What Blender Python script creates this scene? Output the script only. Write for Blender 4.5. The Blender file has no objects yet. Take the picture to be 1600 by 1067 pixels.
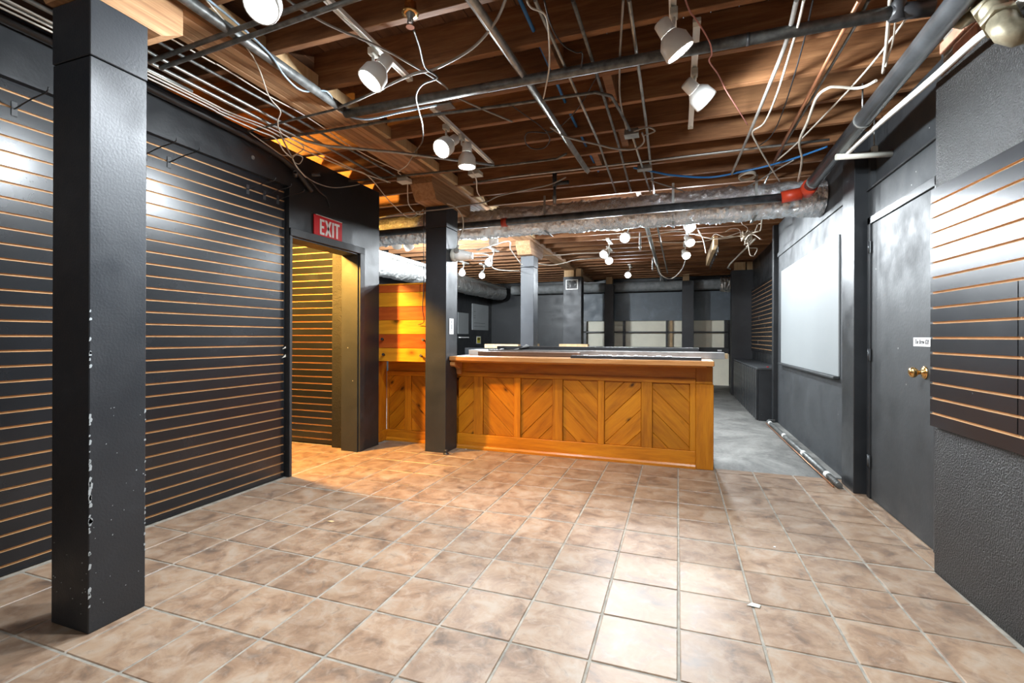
import bpy, bmesh, math, random
from mathutils import Vector, Matrix, noise as mnoise

random.seed(7)
S = bpy.context.scene
COL = S.collection
V3 = Vector

# ---------------------------------------------------------------- camera
cam_data = bpy.data.cameras.new('camera')
cam_data.sensor_width = 36.0
cam_data.lens = 738.0 / 1600.0 * 36.0
cam_data.shift_y = -7.3 / 1600.0
cam_data.clip_start = 0.02
cam = bpy.data.objects.new('camera', cam_data)
COL.objects.link(cam)
YAW, ROLL = 0.33745, 0.00367
_f = V3((-math.sin(YAW), math.cos(YAW), 0))
_r0 = V3((math.cos(YAW), math.sin(YAW), 0))
_u0 = V3((0, 0, 1))
_u = _u0 * math.cos(ROLL) - _r0 * math.sin(ROLL)
_r = _r0 * math.cos(ROLL) + _u0 * math.sin(ROLL)
cam.matrix_world = Matrix(((_r.x, _u.x, -_f.x, 0), (_r.y, _u.y, -_f.y, 0), (_r.z, _u.z, -_f.z, 1.2), (0, 0, 0, 1)))
S.camera = cam

# ---------------------------------------------------------------- world: soft sky fill, added through the opening left behind the camera
w = bpy.data.worlds.new('world')
S.world = w
w.use_nodes = True
w.node_tree.nodes['Background'].inputs[0].default_value = (0.93, 0.97, 1.0, 1)
w.node_tree.nodes['Background'].inputs[1].default_value = 0.12
S.view_settings.view_transform = 'Standard'
S.view_settings.look = 'None'
S.view_settings.gamma = 1.0
S.view_settings.use_curve_mapping = False
S.view_settings.exposure = 0.9
SPOT_W = 78.0        # one track head
BACK_W = 70.0
WARM_W = 330.0
COOL = (0.87, 0.945, 1.0)

# ---------------------------------------------------------------- helpers
def tag(o, label=None, cat=None, group=None, kind=None):
    if label: o['label'] = label
    if cat: o['category'] = cat
    if group: o['group'] = group
    if kind: o['kind'] = kind
    return o

def empty(name, loc=(0, 0, 0), rz=0.0):
    o = bpy.data.objects.new(name, None)
    COL.objects.link(o)
    o.location = loc
    o.rotation_euler = (0, 0, rz)
    o.empty_display_size = 0.05
    return o

class MB:
    """collects shapes into one mesh"""
    def __init__(s):
        s.v = []; s.f = []; s.m = []; s.sm = []
    def add(s, vs, fs, mi=0, smooth=False):
        b = len(s.v)
        s.v += [tuple(p) for p in vs]
        for f in fs:
            s.f.append(tuple(b + i for i in f)); s.m.append(mi); s.sm.append(smooth)
        return s
    def box(s, a, b, mi=0):
        (x0, y0, z0), (x1, y1, z1) = a, b
        vs = [(x0, y0, z0), (x1, y0, z0), (x1, y1, z0), (x0, y1, z0), (x0, y0, z1), (x1, y0, z1), (x1, y1, z1), (x0, y1, z1)]
        mis = mi if isinstance(mi, (list, tuple)) else [mi] * 6
        fs = [(0, 3, 2, 1), (4, 5, 6, 7), (0, 1, 5, 4), (1, 2, 6, 5), (2, 3, 7, 6), (3, 0, 4, 7)]   # bottom top -Y +X +Y -X
        b0 = len(s.v); s.v += vs
        for f, k in zip(fs, mis):
            s.f.append(tuple(b0 + i for i in f)); s.m.append(k); s.sm.append(False)
        return s
    def bbox(s, a, b, c=0.004, mi=0):
        """box with chamfered edges"""
        (x0, y0, z0), (x1, y1, z1) = a, b
        c = min(c, (x1 - x0) * .45, (y1 - y0) * .45, (z1 - z0) * .45)
        bm = bmesh.new()
        bmesh.ops.create_cube(bm, size=1)
        for v in bm.verts:
            v.co = ((x0 + x1) / 2 + v.co.x * (x1 - x0), (y0 + y1) / 2 + v.co.y * (y1 - y0), (z0 + z1) / 2 + v.co.z * (z1 - z0))
        bmesh.ops.bevel(bm, geom=bm.edges[:], offset=c, segments=1, affect='EDGES')
        bm.verts.index_update()
        s.add([v.co[:] for v in bm.verts], [[v.index for v in f.verts] for f in bm.faces], mi)
        bm.free()
        return s
    def prism(s, poly, axis, a, b, mi=0, inset=0.0, dpt=0.0):
        """polygon (u,v) extruded along axis from a to b; the b end optionally inset by `inset` over the depth dpt"""
        def P(u, v, t):
            return {'x': (t, u, v), 'y': (u, t, v), 'z': (u, v, t)}[axis]
        n = len(poly)
        area = sum(poly[i][0] * poly[(i + 1) % n][1] - poly[(i + 1) % n][0] * poly[i][1] for i in range(n))
        if area < 0: poly = poly[::-1]
        cx = sum(p[0] for p in poly) / n; cy = sum(p[1] for p in poly) / n
        rings = [[P(u, v, a) for u, v in poly]]
        if inset:
            rings.append([P(u, v, b - dpt * (1 if b > a else -1)) for u, v in poly])
            q = []
            for i in range(n):
                p0, p1, p2 = V3((*poly[i - 1], 0)), V3((*poly[i], 0)), V3((*poly[(i + 1) % n], 0))
                d1 = (p1 - p0).normalized(); d2 = (p2 - p1).normalized()
                n1 = V3((-d1.y, d1.x, 0)); n2 = V3((-d2.y, d2.x, 0))
                k = n1 + n2
                k = k / max(0.35, k.dot(n1))
                pp = p1 + k * inset
                q.append((pp.x, pp.y))
            rings.append([P(u, v, b) for u, v in q])
        else:
            rings.append([P(u, v, b) for u, v in poly])
        vs = [p for r in rings for p in r]
        fs = [tuple(range(n))[::-1], tuple(range(len(vs) - n, len(vs)))]
        for k in range(len(rings) - 1):
            for i in range(n):
                fs.append((k * n + i, k * n + (i + 1) % n, (k + 1) * n + (i + 1) % n, (k + 1) * n + i))
        return s.add(vs, fs, mi)
    def tube(s, pts, r, n=8, mi=0, cap=True, smooth=True):
        pts = [V3(p) for p in pts]
        rr = r if isinstance(r, (list, tuple)) else [r] * len(pts)
        vs = []; fs = []
        t0 = (pts[1] - pts[0]).normalized()
        up = V3((0, 0, 1)) if abs(t0.z) < .9 else V3((1, 0, 0))
        a = t0.cross(up).normalized()
        for i, p in enumerate(pts):
            if i == 0: t = t0
            elif i == len(pts) - 1: t = (pts[i] - pts[i - 1]).normalized()
            else:
                t = (pts[i] - pts[i - 1]).normalized() + (pts[i + 1] - pts[i]).normalized()
                t = t.normalized() if t.length > 1e-6 else (pts[i] - pts[i - 1]).normalized()
            a = (a - t * a.dot(t))
            a = a.normalized() if a.length > 1e-6 else t.orthogonal().normalized()
            b = t.cross(a)
            for k in range(n):
                an = 2 * math.pi * k / n
                vs.append(p + (a * math.cos(an) + b * math.sin(an)) * rr[i])
        for i in range(len(pts) - 1):
            for k in range(n):
                fs.append((i * n + k, i * n + (k + 1) % n, (i + 1) * n + (k + 1) % n, (i + 1) * n + k))
        s.add(vs, fs, mi, smooth)
        if cap:
            b0 = len(s.v) - len(vs)
            s.f.append(tuple(b0 + k for k in range(n))[::-1]); s.m.append(mi); s.sm.append(False)
            s.f.append(tuple(b0 + (len(pts) - 1) * n + k for k in range(n))); s.m.append(mi); s.sm.append(False)
        return s
    def lathe(s, o, d, prof, n=16, mi=0, smooth=True, capa=True, capb=True):
        """profile [(t along d, radius)] turned about the axis through o along d"""
        o = V3(o); d = V3(d).normalized()
        a = d.orthogonal().normalized(); b = d.cross(a)
        vs = []; fs = []
        for t, r in prof:
            for k in range(n):
                an = 2 * math.pi * k / n
                vs.append(o + d * t + (a * math.cos(an) + b * math.sin(an)) * r)
        for i in range(len(prof) - 1):
            for k in range(n):
                fs.append((i * n + k, i * n + (k + 1) % n, (i + 1) * n + (k + 1) % n, (i + 1) * n + k))
        s.add(vs, fs, mi, smooth)
        b0 = len(s.v) - len(vs)
        if capa: s.f.append(tuple(b0 + k for k in range(n))[::-1]); s.m.append(mi); s.sm.append(False)
        if capb: s.f.append(tuple(b0 + (len(prof) - 1) * n + k for k in range(n))); s.m.append(mi); s.sm.append(False)
        return s
    def mesh(s, name, mats):
        me = bpy.data.meshes.new(name)
        me.from_pydata(s.v, [], s.f)
        for m in (mats if isinstance(mats, (list, tuple)) else [mats]):
            me.materials.append(m)
        me.polygons.foreach_set('material_index', s.m)
        me.polygons.foreach_set('use_smooth', s.sm)
        me.update()
        return me
    def build(s, name, mats, parent=None, **kw):
        o = bpy.data.objects.new(name, s.mesh(name, mats))
        COL.objects.link(o)
        if parent: o.parent = parent
        return tag(o, **kw)

def box(name, a, b, mat, parent=None, c=0.0, **kw):
    m = MB()
    if c: m.bbox(a, b, c)
    else: m.box(a, b)
    return m.build(name, mat, parent, **kw)

def inst(mesh, name, parent, loc=(0, 0, 0), scale=(1, 1, 1), rot=(0, 0, 0)):
    o = bpy.data.objects.new(name, mesh)
    COL.objects.link(o)
    o.parent = parent
    o.location = loc; o.scale = scale; o.rotation_euler = rot
    return o

def smooth_pts(pts, k=5):
    P = [V3(p) for p in pts]
    if len(P) < 3: return P
    out = []
    for i in range(len(P) - 1):
        p0 = P[max(0, i - 1)]; p1 = P[i]; p2 = P[i + 1]; p3 = P[min(len(P) - 1, i + 2)]
        for j in range(k):
            t = j / k
            out.append(.5 * ((2 * p1) + (p2 - p0) * t + (2 * p0 - 5 * p1 + 4 * p2 - p3) * t * t + (3 * p1 - p0 - 3 * p2 + p3) * t ** 3))
    out.append(P[-1])
    return out

# ---------------------------------------------------------------- materials
def mat_new(name):
    m = bpy.data.materials.new(name)
    m.use_nodes = True
    nt = m.node_tree
    b = nt.nodes['Principled BSDF']
    return m, nt, b

def lk(nt, a, b): nt.links.new(a, b)

def ramp(nt, src, stops):
    r = nt.nodes.new('ShaderNodeValToRGB')
    el = r.color_ramp.elements
    el[0].position, el[0].color = stops[0][0], (*stops[0][1], 1)
    el[1].position, el[1].color = stops[-1][0], (*stops[-1][1], 1)
    for p, c in stops[1:-1]:
        e = el.new(p); e.color = (*c, 1)
    lk(nt, src, r.inputs[0])
    return r.outputs[0]

def coords(nt, scale=(1, 1, 1), rot=(0, 0, 0), rnd=True):
    tc = nt.nodes.new('ShaderNodeTexCoord')
    mp = nt.nodes.new('ShaderNodeMapping')
    mp.inputs['Scale'].default_value = scale
    mp.inputs['Rotation'].default_value = rot
    if rnd:
        oi = nt.nodes.new('ShaderNodeObjectInfo')
        mu = nt.nodes.new('ShaderNodeVectorMath'); mu.operation = 'MULTIPLY_ADD'
        mu.inputs[1].default_value = (37.0, 53.0, 71.0)
        lk(nt, oi.outputs['Random'], mu.inputs[0])
        lk(nt, tc.outputs['Object'], mu.inputs[2])
        r = nt.nodes.new('ShaderNodeMapping'); r.inputs['Rotation'].default_value = rot
        r2 = nt.nodes.new('ShaderNodeMapping'); r2.inputs['Scale'].default_value = scale
        lk(nt, mu.outputs[0], r.inputs[0]); lk(nt, r.outputs[0], r2.inputs[0])
        nt.nodes.remove(mp)
        return r2.outputs[0]
    lk(nt, tc.outputs['Object'], mp.inputs[0])
    return mp.outputs[0]

def nz(nt, vec, scale, detail=4, rough=.55, dist=0.0):
    n = nt.nodes.new('ShaderNodeTexNoise')
    n.inputs['Scale'].default_value = scale
    n.inputs['Detail'].default_value = detail
    n.inputs['Roughness'].default_value = rough
    n.inputs['Distortion'].default_value = dist
    lk(nt, vec, n.inputs['Vector'])
    return n.outputs[0]

def bump(nt, b, h, strength=.3, dist=.01):
    n = nt.nodes.new('ShaderNodeBump')
    n.inputs['Strength'].default_value = strength
    n.inputs['Distance'].default_value = dist
    lk(nt, h, n.inputs['Height'])
    lk(nt, n.outputs[0], b.inputs['Normal'])

def mixc(nt, fac, c1, c2, mode='MIX'):
    m = nt.nodes.new('ShaderNodeMix'); m.data_type = 'RGBA'; m.blend_type = mode
    if hasattr(fac, 'links'): lk(nt, fac, m.inputs[0])
    else: m.inputs[0].default_value = fac
    for c, k in ((c1, 6), (c2, 7)):
        if hasattr(c, 'links'): lk(nt, c, m.inputs[k])
        else: m.inputs[k].default_value = (*c, 1)
    return m.outputs[2]

def plain(name, col, rough=.5, metal=0.0, var=.12, scale=8.0, bmp=0.0, spec=.5):
    m, nt, b = mat_new(name)
    v = coords(nt)
    n = nz(nt, v, scale, 5)
    lk(nt, ramp(nt, n, [(.3, tuple(c * (1 - var) for c in col)), (.7, tuple(min(1, c * (1 + var)) for c in col))]), b.inputs['Base Color'])
    b.inputs['Roughness'].default_value = rough
    b.inputs['Metallic'].default_value = metal
    b.inputs['Specular IOR Level'].default_value = spec
    if bmp: bump(nt, b, n, bmp, .01)
    return m

def paint_black(name, base=(.016, .0175, .0195), rough=.36, scuff=.5, bscale=60, bstr=.08, marks=True, rnd=False, rv=1.0):
    """black wall paint: roller texture, hazy patches, pale scratches and chips"""
    m, nt, b = mat_new(name)
    v = coords(nt, rnd=rnd)
    n1 = nz(nt, v, 2.3, 6, .6, .4)
    col = ramp(nt, n1, [(.3, base), (.55, tuple(c * 1.25 for c in base)), (.75, tuple(c * 1.9 for c in base))])
    if marks:
        v2 = coords(nt, (3.0, 3.0, 9.0), (0.5, .3, .2), rnd=rnd)
        n2 = nz(nt, v2, 2.2, 8, .75, 1.4)
        f2 = ramp(nt, n2, [(.66, (0, 0, 0)), (.76, (scuff * .35,) * 3)])
        col = mixc(nt, f2, col, (.22, .23, .24))
        vo = nt.nodes.new('ShaderNodeTexVoronoi'); vo.inputs['Scale'].default_value = 5.5
        lk(nt, v, vo.inputs['Vector'])
        f3 = ramp(nt, vo.outputs['Distance'], [(.018, (scuff,) * 3), (.03, (0, 0, 0))])
        col = mixc(nt, f3, col, (.5, .5, .48))
    lk(nt, col, b.inputs['Base Color'])
    nr = nz(nt, v, 5.0, 5)
    lk(nt, ramp(nt, nr, [(.3, (rough - .08 * rv,) * 3), (.7, (rough + .12 * rv,) * 3)]), b.inputs['Roughness'])
    bump(nt, b, nz(nt, v, bscale, 3), bstr, .01)
    return m

def wood(name, dark, mid, light, grain='x', rough=.5, ring=9.0, knots=0.0, rot=(0, 0, 0), shift=.35, spec=.4, coat=0.0):
    m, nt, b = mat_new(name)
    sc = {'x': (.9, ring, ring), 'y': (ring, .9, ring), 'z': (ring, ring, .9)}[grain]
    v = coords(nt, sc, rot)
    n = nz(nt, v, 1.6, 7, .62, .9)
    fine = nz(nt, v, 9.0, 4, .6)
    col = ramp(nt, n, [(.28, dark), (.5, mid), (.72, light)])
    col = mixc(nt, .25, col, ramp(nt, fine, [(.3, dark), (.7, light)]))
    oi = nt.nodes.new('ShaderNodeObjectInfo')
    tint = ramp(nt, oi.outputs['Random'], [(0, (1 - shift,) * 3), (1, (1.0, 1.0, 1.0))])
    col = mixc(nt, 1.0, col, tint, 'MULTIPLY')
    if knots:
        v2 = coords(nt, (1, 1, 1), rot)
        sq = {'x': (.55, 1, 1), 'y': (1, .55, 1), 'z': (1, 1, .55)}[grain]
        mp = nt.nodes.new('ShaderNodeMapping'); mp.inputs['Scale'].default_value = sq
        lk(nt, v2, mp.inputs[0])
        vo = nt.nodes.new('ShaderNodeTexVoronoi'); vo.inputs['Scale'].default_value = knots
        lk(nt, mp.outputs[0], vo.inputs['Vector'])
        k = ramp(nt, vo.outputs['Distance'], [(.06, (1, 1, 1)), (.10, (.55, .55, .55)), (.2, (0, 0, 0))])
        col = mixc(nt, k, col, tuple(c * .28 for c in dark))
    lk(nt, col, b.inputs['Base Color'])
    b.inputs['Roughness'].default_value = rough
    b.inputs['Specular IOR Level'].default_value = spec
    b.inputs['Coat Weight'].default_value = coat
    b.inputs['Coat Roughness'].default_value = .25
    bump(nt, b, fine, .12, .01)
    return m

def tile_mat():
    m, nt, b = mat_new('ceramic_tile')
    v = coords(nt)
    n1 = nz(nt, v, 7.0, 6, .62, .6)
    n2 = nz(nt, v, 16.0, 5, .6, .9)
    c = ramp(nt, n1, [(.30, (.125, .088, .066)), (.43, (.235, .150, .098)), (.55, (.31, .212, .142)), (.68, (.34, .268, .205))])
    c = mixc(nt, ramp(nt, n2, [(.5, (0, 0, 0)), (.72, (.55, .55, .55))]), c, (.38, .305, .24))
    n3 = nz(nt, v, 11.0, 6, .7, 1.5)
    c = mixc(nt, ramp(nt, n3, [(.56, (0, 0, 0)), (.68, (.45, .45, .45))]), c, (.14, .112, .092))
    oi = nt.nodes.new('ShaderNodeObjectInfo')
    c = mixc(nt, 1.0, c, ramp(nt, oi.outputs['Random'], [(0, (.88, .87, .86)), (1, (1.05, 1.03, 1.0))]), 'MULTIPLY')
    lk(nt, c, b.inputs['Base Color'])
    lk(nt, ramp(nt, n1, [(.3, (.32,) * 3), (.7, (.46,) * 3)]), b.inputs['Roughness'])
    b.inputs['Specular IOR Level'].default_value = .36
    bump(nt, b, n2, .1, .004)
    return m

def foil_mat(name, col=(.84, .86, .88), rough=.2, sc=13.0, st=1.0):
    m, nt, b = mat_new(name)
    v = coords(nt)
    vo = nt.nodes.new('ShaderNodeTexVoronoi'); vo.inputs['Scale'].default_value = sc
    n = nz(nt, v, sc * .7, 6, .7, 1.2)
    mx = nt.nodes.new('ShaderNodeMath'); mx.operation = 'MULTIPLY_ADD'
    lk(nt, v, vo.inputs['Vector'])
    lk(nt, vo.outputs['Distance'], mx.inputs[0]); mx.inputs[1].default_value = .5
    lk(nt, n, mx.inputs[2])
    b.inputs['Base Color'].default_value = (*col, 1)
    b.inputs['Metallic'].default_value = .8
    b.inputs['Roughness'].default_value = rough
    bump(nt, b, mx.outputs[0], st, .03)
    return m

def emis(name, col, st):
    m, nt, b = mat_new(name)
    b.inputs['Base Color'].default_value = (*col, 1)
    b.inputs['Emission Color'].default_value = (*col, 1)
    b.inputs['Emission Strength'].default_value = st
    return m

M = {}
M['tile'] = tile_mat()
M['grout'] = plain('grout', (.27, .245, .205), .9, var=.3, scale=20)
M['black'] = paint_black('black_paint')
M['colblack'] = paint_black('column_paint', (.020, .0225, .0265), .44, .8, 110, .10)
M['slat'] = paint_black('slat_laminate', (.0095, .0105, .0125), .26, .10, 30, .01, rnd=True, rv=.12)
M['doorpaint'] = paint_black('door_paint', (.020, .022, .0235), .56, .9, 50, .08)
M['greywall'] = paint_black('grey_black_wall', (.028, .031, .034), .58, .8, 60, .1)
M['backboard'] = paint_black('blue_black_board', (.105, .128, .148), .45, .6, 12, .25)
M['mdf'] = plain('raw_fibreboard', (.56, .345, .165), .7, var=.15)
def rough_wall():
    m, nt, b = mat_new('rough_black_stucco')
    v = coords(nt, rnd=False)
    n = nz(nt, v, 120, 3, .6, .2)
    n0 = nz(nt, v, 2.0, 5)
    lk(nt, ramp(nt, n0, [(.3, (.010, .0103, .011)), (.7, (.023, .023, .022))]), b.inputs['Base Color'])
    b.inputs['Roughness'].default_value = .36
    b.inputs['Specular IOR Level'].default_value = .4
    bump(nt, b, n, .75, .012)
    return m
M['stucco'] = rough_wall()
def concrete(name, a, bb, sc=1.3):
    m, nt, b = mat_new(name)
    v = coords(nt, rnd=False)
    n = nz(nt, v, sc, 9, .72, 1.6)
    n2 = nz(nt, v, 30, 4)
    c = ramp(nt, n, [(.36, a), (.5, tuple((p + q) / 2 for p, q in zip(a, bb))), (.64, bb)])
    lk(nt, mixc(nt, .2, c, ramp(nt, n2, [(.3, a), (.7, bb)])), b.inputs['Base Color'])
    b.inputs['Roughness'].default_value = .62
    bump(nt, b, n2, .15, .01)
    return m
M['concrete'] = concrete('concrete', (.050, .049, .046), (.27, .265, .245), 1.0)
M['joist'] = wood('old_fir_joist', (.115, .046, .018), (.26, .115, .046), (.44, .22, .095), 'x', .7, 10, 0)
M['subfloor'] = wood('subfloor_board', (.10, .042, .020), (.20, .088, .040), (.32, .15, .07), 'y', .8, 6, 0)
M['beam'] = wood('fir_beam', (.25, .115, .05), (.44, .235, .11), (.62, .38, .20), 'y', .65, 16, 0)
M['newwood'] = wood('pale_pine', (.50, .30, .14), (.64, .43, .22), (.74, .55, .32), 'z', .6, 9, 0)
AMB = ((.33, .095, .004), (.56, .185, .006), (.70, .275, .012))
M['pine_v'] = wood('amber_pine_upright', *AMB, 'z', .38, 9, 0, shift=.25, coat=.25)
M['pine_h'] = wood('amber_pine_lengthwise', *AMB, 'x', .38, 9, 0, shift=.2, coat=.25)
M['pine_up'] = wood('knotty_pine_rising', *AMB, 'x', .36, 8, 7.5, rot=(0, math.radians(45), 0), shift=.3, coat=.25)
M['pine_dn'] = wood('knotty_pine_falling', *AMB, 'x', .36, 8, 7.5, rot=(0, math.radians(-45), 0), shift=.3, coat=.25)
M['plank_y'] = wood('yellow_pine_plank', (.60, .21, .010), (.80, .33, .016), (.90, .45, .03), 'x', .4, 8, 4.0, shift=.12, coat=.2)
M['plank_r'] = wood('red_cedar_plank', (.36, .05, .008), (.56, .10, .014), (.68, .17, .025), 'x', .4, 9, 3.0, shift=.15, coat=.2)
M['bartop'] = wood('bar_top_edge', (.34, .13, .03), (.52, .23, .07), (.64, .33, .13), 'x', .4, 10, 0, shift=.1, coat=.2)
M['brownboard'] = wood('brown_trim', (.12, .06, .035), (.24, .13, .08), (.36, .22, .15), 'x', .5, 10)
M['galv'] = plain('galvanised_steel', (.36, .365, .35), .42, .8, .3, 14, .05)
M['oldpipe'] = plain('weathered_pipe', (.15, .155, .15), .45, .5, .5, 22, .15)
M['blackpipe'] = plain('black_iron_pipe', (.075, .08, .085), .36, .5, .5, 12, .1)
M['greypipe'] = plain('grey_sprinkler_main', (.075, .08, .085), .32, .35, .35, 9, .1)
M['white'] = plain('white_enamel', (.86, .87, .84), .32, 0, .05, 6)
M['offwhite'] = plain('aged_white_plastic', (.60, .59, .52), .45, 0, .1, 8)
M['wcable'] = plain('white_cable_jacket', (.62, .58, .50), .5, 0, .15, 12)
M['tancable'] = plain('dusty_tan_cable', (.40, .34, .26), .6, 0, .2, 12)
M['gcable'] = plain('grey_cable_jacket', (.30, .29, .27), .5, 0, .15, 12)
M['bcable'] = plain('black_cable_jacket', (.025, .025, .027), .45, 0, .2, 12)
M['blue'] = plain('blue_tubing', (.02, .16, .42), .4, 0, .12, 8)
M['bluewhite'] = plain('pale_blue_cable', (.35, .47, .58), .5, 0, .15, 8)
M['pink'] = plain('pink_thermostat_wire', (.62, .26, .22), .5, 0, .2, 10)
M['copper'] = plain('copper_pipe', (.42, .19, .10), .4, .7, .25, 10)
M['brass'] = plain('brass', (.78, .50, .20), .22, 1.0, .12, 9)
M['red'] = plain('red_coupling', (.50, .045, .015), .4, 0, .2, 10)
M['signred'] = plain('sign_red', (.60, .006, .010), .5, 0, .05, 4, spec=.2)
M['foil'] = foil_mat('duct_foil')
M['foil2'] = foil_mat('smooth_duct_foil', (.74, .75, .74), .3, 7.0, .5)
M['cream'] = plain('cream_panel', (.90, .86, .70), .5, 0, .06, 3)
M['board'] = plain('whiteboard_surface', (.27, .29, .295), .6, 0, .02, 2)
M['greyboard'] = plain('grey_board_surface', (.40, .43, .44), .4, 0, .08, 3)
M['paper'] = plain('paper', (.82, .82, .82), .7, 0, .04, 5)
M['yellow'] = plain('yellow_print', (.80, .70, .05), .6, 0, .05, 5)
M['ink'] = plain('black_ink', (.02, .02, .02), .6, 0, .05, 5)
M['steelbright'] = plain('bright_trim', (.55, .55, .55), .3, .8, .2, 9)
M['valve'] = plain('bronze_valve', (.33, .29, .20), .45, .5, .35, 18, .2)
M['brick'] = plain('old_brick', (.50, .26, .17), .85, 0, .3, 14, .4)
M['greyins'] = plain('grey_insulation', (.22, .23, .23), .6, 0, .25, 10, .2)
M['bulb'] = emis('lit_lamp_face', (.96, .98, 1.0), 40.0)
M['warmbulb'] = emis('warm_bulb', (1.0, .55, .18), 18.0)

# ================================================================ FLOOR
fl = MB()
fl.box((-4.6, -0.757, -.12), (1.6, 4.70, -.0035), 0)
fl.box((-4.6, -4.0, -.12), (3.0, -0.757, 0.0), 1)
floor = fl.build('floor', [M['grout'], M['tile']], kind='structure', label='beige and brown mottled ceramic tile floor with pale grout', cat='floor')
TP, TX, TY = .3135, -1.246, 2.378
T = .3035
tb = MB(); tb.bbox((-T / 2, -T / 2, -.012), (T / 2, T / 2, 0), .0028)
tile_mesh = tb.mesh('tile', M['tile'])
def lay(x0, x1, y0, y1):
    i0 = math.floor((x0 - TX) / TP); i1 = math.ceil((x1 - TX) / TP)
    j0 = math.floor((y0 - TY) / TP); j1 = math.ceil((y1 - TY) / TP)
    for i in range(i0, i1):
        for j in range(j0, j1):
            a, b = max(x0, TX + i * TP + .005), min(x1, TX + (i + 1) * TP - .005)
            c, d = max(y0, TY + j * TP + .005), min(y1, TY + (j + 1) * TP - .005)
            if b - a < .03 or d - c < .03: continue
            inst(tile_mesh, 'tile', floor, ((a + b) / 2, (c + d) / 2, random.uniform(-.0008, .0006)), ((b - a) / T, (d - c) / T, 1), (0, 0, 0))
lay(-3.155, 1.25, -.757, 3.02)
lay(-3.155, 1.37, 3.02, 4.70)
lay(-4.15, -3.155, 3.2, 4.22)
cf = MB(); cf.box((-5.6, 4.70, -.13), (1.7, 13.6, -.012)); cf.box((-5.6, 4.45, -.13), (-3.2, 4.70, -.012))
cf.build('floor_concrete', M['concrete'], kind='structure', label='bare grey concrete floor beyond the tiles', cat='floor')

# ================================================================ WALLS
wl = MB()
wl.box((-3.33, -3.0, 0), (-3.20, 3.165, 2.475))                       # behind the slatwall
wl.box((-3.33, -3.0, 2.475), (-3.125, 3.165, 2.79))                   # band above it
wl.box((-3.33, 3.165, 0), (-3.125, 3.19, 2.79))
wl.box((-3.33, 3.19, 2.06), (-3.125, 4.10, 2.79))
wl.box((-3.33, 4.10, 0), (-3.125, 4.45, 2.79))
wl.box((-5.4, 4.27, 0), (-3.33, 4.45, 2.60))                           # wall between the corridor and the back room
wl.build('wall_left', M['black'], kind='structure', label='black painted wall with the doorway under the exit sign', cat='wall')
tr = MB()
tr.bbox((-3.125, 3.165, 0), (-3.112, 3.192, 2.12), .002)
tr.bbox((-3.125, 4.098, 0), (-3.105, 4.175, 2.06), .003)
tr.bbox((-3.125, 3.165, 2.058), (-3.105, 4.175, 2.125), .003)
tr.box((-3.33, 4.085, 0), (-3.13, 4.10, 2.06)); tr.box((-3.33, 3.19, 2.045), (-3.13, 4.10, 2.06))
tr.build('trim_1', M['doorpaint'], kind='structure', label='black painted casing of the lit doorway', cat='door frame')
cw = MB()
cw.box((-5.4, 2.2, 0), (-5.3, 4.27, 2.79)); cw.box((-5.4, 2.1, 0), (-3.33, 2.2, 2.79))
cw.build('wall_corridor', M['greywall'], kind='structure', label='plain grey side walls of the lit corridor', cat='wall')

A2 = math.radians(2.2)
wr = empty('wall_right', (1.25, 3.014, 0), A2)
tag(wr, 'rough black stucco wall stub carrying the short slatwall', 'wall', kind='structure')
box('stucco_face', (0, -6.0, 0), (.35, 0, 2.52), M['stucco'], wr)
bk = MB(); bk.bbox((0, 0, 0), (.09, .195, .058), .004)
bmesh_brick = bk.mesh('brick', M['brick'])
for j in range(5):
    for i in range(9):
        inst(bmesh_brick, 'brick', wr, (.012 + random.uniform(0, .008), -.205 * (i + 1) - (.1 if j % 2 else 0) + .01, 2.522 + j * .066))
box('mortar', (.03, -2.1, 2.52), (.12, -.0, 2.86), M['grout'], wr)

dw = MB()
dw.box((1.375, 3.0, 0), (1.6, 3.26, 2.79)); dw.box((1.375, 4.275, 0), (1.6, 4.32, 2.79)); dw.box((1.375, 3.26, 2.11), (1.6, 4.275, 2.33))
dw.box((1.41, 3.0, 2.33), (1.6, 4.32, 2.79))
dw.build('wall_right_door', M['greywall'], kind='structure', label='grey black wall around the closed black door', cat='wall')
w3 = MB()
w3.box((1.33, 4.6, -.012), (1.6, 7.5, 2.79))
w3.build('wall_right_board', M['greywall'], kind='structure', label='grey black wall carrying the large whiteboard', cat='wall')
w4 = MB(); w4.box((1.47, 7.6, -.012), (1.6, 13.5, 2.79))
w4.build('wall_right_far', M['black'], kind='structure', label='black side wall of the back room behind the low cabinet', cat='wall')
wb = MB(); wb.box((-5.6, 13.42, -.012), (1.6, 13.6, 3.0))
wb.build('wall_back', M['black'], kind='structure', label='dark back wall of the far room', cat='wall')
w5 = MB(); w5.box((-5.6, 4.45, -.012), (-5.37, 13.42, 3.0))
w5.build('wall_left_far', M['black'], kind='structure', label='dark far side wall with two small boards', cat='wall')
box('trim_4', (1.315, 4.605, 2.33), (1.3299, 7.495, 2.38), M['greywall'], None, kind='structure', label='narrow ledge high above the large whiteboard', cat='ledge')
lg = MB(); lg.bbox((1.20, 4.70, -.012), (1.33, 7.5, .012), .005)
lg.build('trim_2', M['concrete'], kind='structure', label='rough concrete curb along the foot of the whiteboard wall', cat='curb')
# unseen wall behind the camera: posts, bays left open to admit the fill light
sf = MB()
sf.box((-3.33, -3.1, 0), (-3.0, -3.0, 2.79)); sf.box((-3.33, -3.1, 2.6), (2.0, -3.0, 3.0)); sf.box((1.2, -3.1, 0), (2.0, -3.0, 2.79)); sf.box((-3.33, -3.1, 0), (2.0, -3.0, .35))
sf.build('wall_front', M['black'], kind='structure', label='unseen black front wall with bays left open for fill light', cat='wall')

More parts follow.
